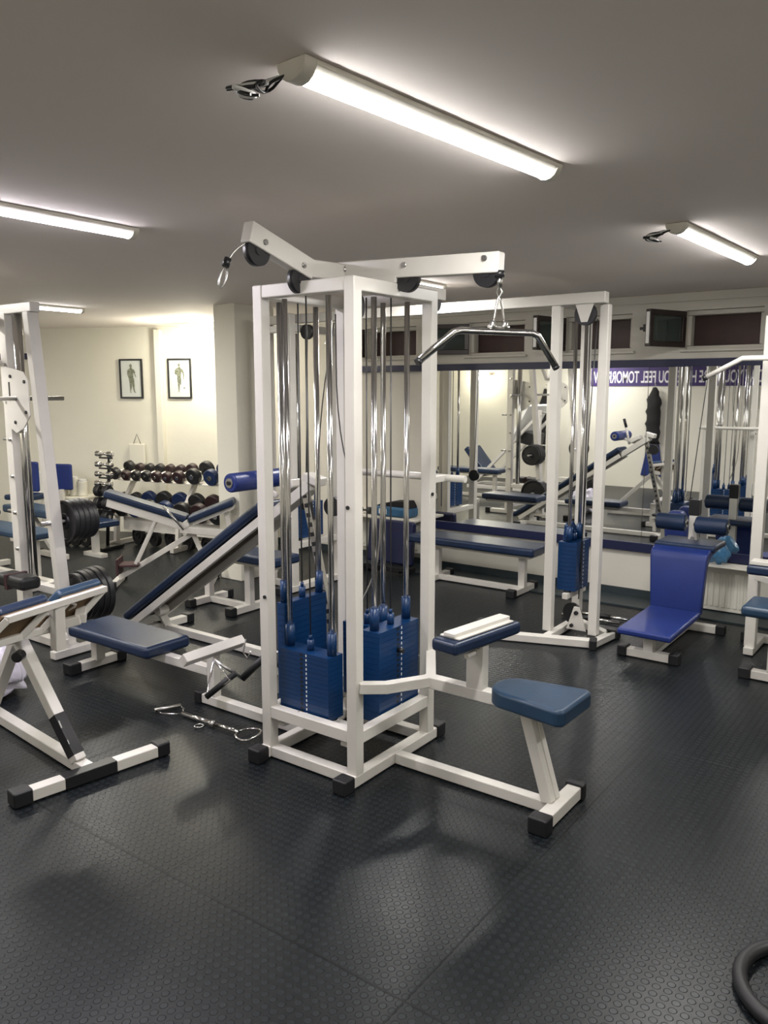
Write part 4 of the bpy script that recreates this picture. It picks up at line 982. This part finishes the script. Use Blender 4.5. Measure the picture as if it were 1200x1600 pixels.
mb = MB(); mb.bb(-.86, -.80, 4.865, 4.915, .056, .44); t.part('leg', mb, 'white', bevel=.005)
t.part('seat', MB().bb(-.99, -.66, 4.72, 5.02, .40, .465), 'teal', bevel=.026, seg=4)
t.part('knee_pad', MB().bb(-1.04, -.52, 5.04, 5.16, .575, .635), 'navy', bevel=.02, seg=3)
t.part('knee_plate', MB().bb(-1.02, -.54, 5.05, 5.15, .637, .66), 'white', bevel=.003)
t.part('knee_post', MB().beam((-.78, 5.10, .58), (-.78, 5.34, .50), .05).beam((-1.03, 5.30, .52), (-.6, 5.20, .44), .05, .04), 'white', bevel=.004)
stack(t, -.77, 5.45, 'x', -1, .25, .62, 2.04, 14)
t = Thing('lat_pulldown_bar', (-1.0, 5.2, 1.84), 'white lat bar with dark tip hanging at the right edge before the mirror', 'pulldown bar')
t.part('bar', MB().tube([(-1.375, 5.20, 1.735), (-1.17, 5.20, 1.845), (-.40, 5.20, 1.845), (-.20, 5.2, 1.735)], .016, 12), 'white')
t.part('end_cap', MB().cyl((-1.39, 5.20, 1.727), (-1.370, 5.20, 1.738), .018), 'black')
t.part('chain', MB().cyl((-.77, 5.2, 1.85), (-.77, 5.2, 2.11), .006), 'steel')

# ------------------------------------------------------------------ 13. rubber hoop at lower right corner
c = Vector((-.215, 2.30, .021))
mb = MB().tube([c+Vector((.20*math.cos(2*PI*k/40), .20*math.sin(2*PI*k/40), 0)) for k in range(40)], .021, 14, closed=True)
single('rubber_hoop', mb, 'rubber', tuple(c), 'dark rubber hoop lying on the floor at the lower right corner', 'hoop')

# ------------------------------------------------------------------ 14. what the mirror sees behind the camera
t = Thing('banner', (-4.0, YB, 2.0), 'purple banner with pale capital letters on the wall behind the camera, seen mirrored', 'banner')
t.part('cloth', MB().bb(-5.60, -2.55, YB+.004, YB+.012, 1.74, 2.06), 'banner')
def text(s, xr, z, h, width=None):
    cu = bpy.data.curves.new('t', 'FONT'); cu.body = s; cu.size = h*1.38; cu.extrude = .001; cu.offset = .004
    ob = bpy.data.objects.new('t', cu); COL.objects.link(ob)
    me = bpy.data.meshes.new_from_object(ob); bpy.data.objects.remove(ob)
    xs_ = [v.co.x for v in me.vertices]; w0 = max(xs_)-min(xs_); k = (width/w0) if width else 1
    # text stands on the wall facing +Y, so it reads from right (high x... seen from the room) correctly
    for v in me.vertices:
        x, y, z_ = v.co; v.co = (xr - (x-min(xs_))*k, YB+.014+z_, z+y)
    me.flip_normals()
    return me
letters = bpy.data.meshes.new('l')
mb = MB()
me = text("TODAY YOU WERE HERE YOU FEEL TOMORROW", -2.60, 1.80, .20, 2.95)
mb.bm.from_mesh(me)
t.part('lettering', mb, 'bannert')

def hanging(x, y, z1, w_, h_, label, mats):
    t = Thing('hanging_garment', (x, y, z1-h_), label, 'garment')
    mb = MB(); n = 14; rings = []
    for k in range(n+1):
        f = k/n; z = z1-h_*f; ww = w_*(.25+.75*min(1, f*5))*(1+.10*math.sin(k*2.3)); dd = .05*(.4+.6*min(1, f*4))*(1+.15*math.sin(k*1.7))
        rings.append([mb.bm.verts.new((x+ww*math.cos(2*PI*j/12)+.01*math.sin(k*1.9), y+dd*math.sin(2*PI*j/12), z)) for j in range(12)])
    for k in range(n):
        for j in range(12):
            f = mb.bm.faces.new((rings[k][j], rings[k][(j+1) % 12], rings[k+1][(j+1) % 12], rings[k+1][j])); f.smooth = True
    mb.bm.faces.new(rings[0]); mb.bm.faces.new(rings[-1])
    t.part('cloth', mb, 'hoodie')
    t.part('hook', MB().tube([(x, y, z1), (x+.015, y, z1+.04), (x, y, z1+.07), (x, YB, z1+.07)], .006, 8, smooth=1), 'steel')
    return t
hanging(-6.43, -1.1, 1.70, .10, 1.30, 'long black garment hanging on the wall behind the camera, left one in the mirror', None)
g = hanging(-4.44, -1.1, 1.72, .12, .95, 'black garment hanging under the banner behind the camera', None)
single('blue_towel', MB().prism([(-4.54, .76), (-4.34, .76), (-4.26, .22), (-4.64, .22)], 'y', -1.19, -1.155), 'blue', (-4.44, -1.17, .3), 'blue towel hanging below the black garment on the wall behind the camera', 'towel', bevel=.015)
# leg press
t = Thing('leg_press', (-6.3, .2, 0), 'white leg press machine with pale foot platform behind the left rack', 'gym machine')
for y in (-.10, .50):
    t.part('side_rail', MB().beam((-6.9, y, .15), (-5.75, y, 1.30), .05), 'white', bevel=.005)
    t.part('upright', MB().bb(-5.80, -5.74, y-.03, y+.03, 0, 1.35), 'white', bevel=.005)
t.part('base', MB().bb(-7.1, -5.7, -.12, -.06, 0, .06).bb(-7.1, -5.7, .46, .52, 0, .06).bb(-7.1, -7.04, -.1, .5, 0, .06), 'white', bevel=.005)
t.part('foot_platform', MB().box((-6.1, .20, 1.12), (.05, .80, .70), roty(.5)), 'label', bevel=.006)
t.part('carriage', MB().box((-6.02, .22, .88), (.22, .45, .20), roty(.2)), 'black', bevel=.01)
t.part('backrest', MB().box((-7.0, .2, .45), (.10, .45, .6), roty(-.7)), 'navy', bevel=.02)
t.part('weight_horn', MB().cyl((-6.0, .20, 1.2), (-6.0, .20, 1.42), .02), 'steel')
flat_bench('flat_bench', -7.0, -5.9, 1.5, .46, 'flat navy bench outside the frame left of the rack, seen in the mirror')
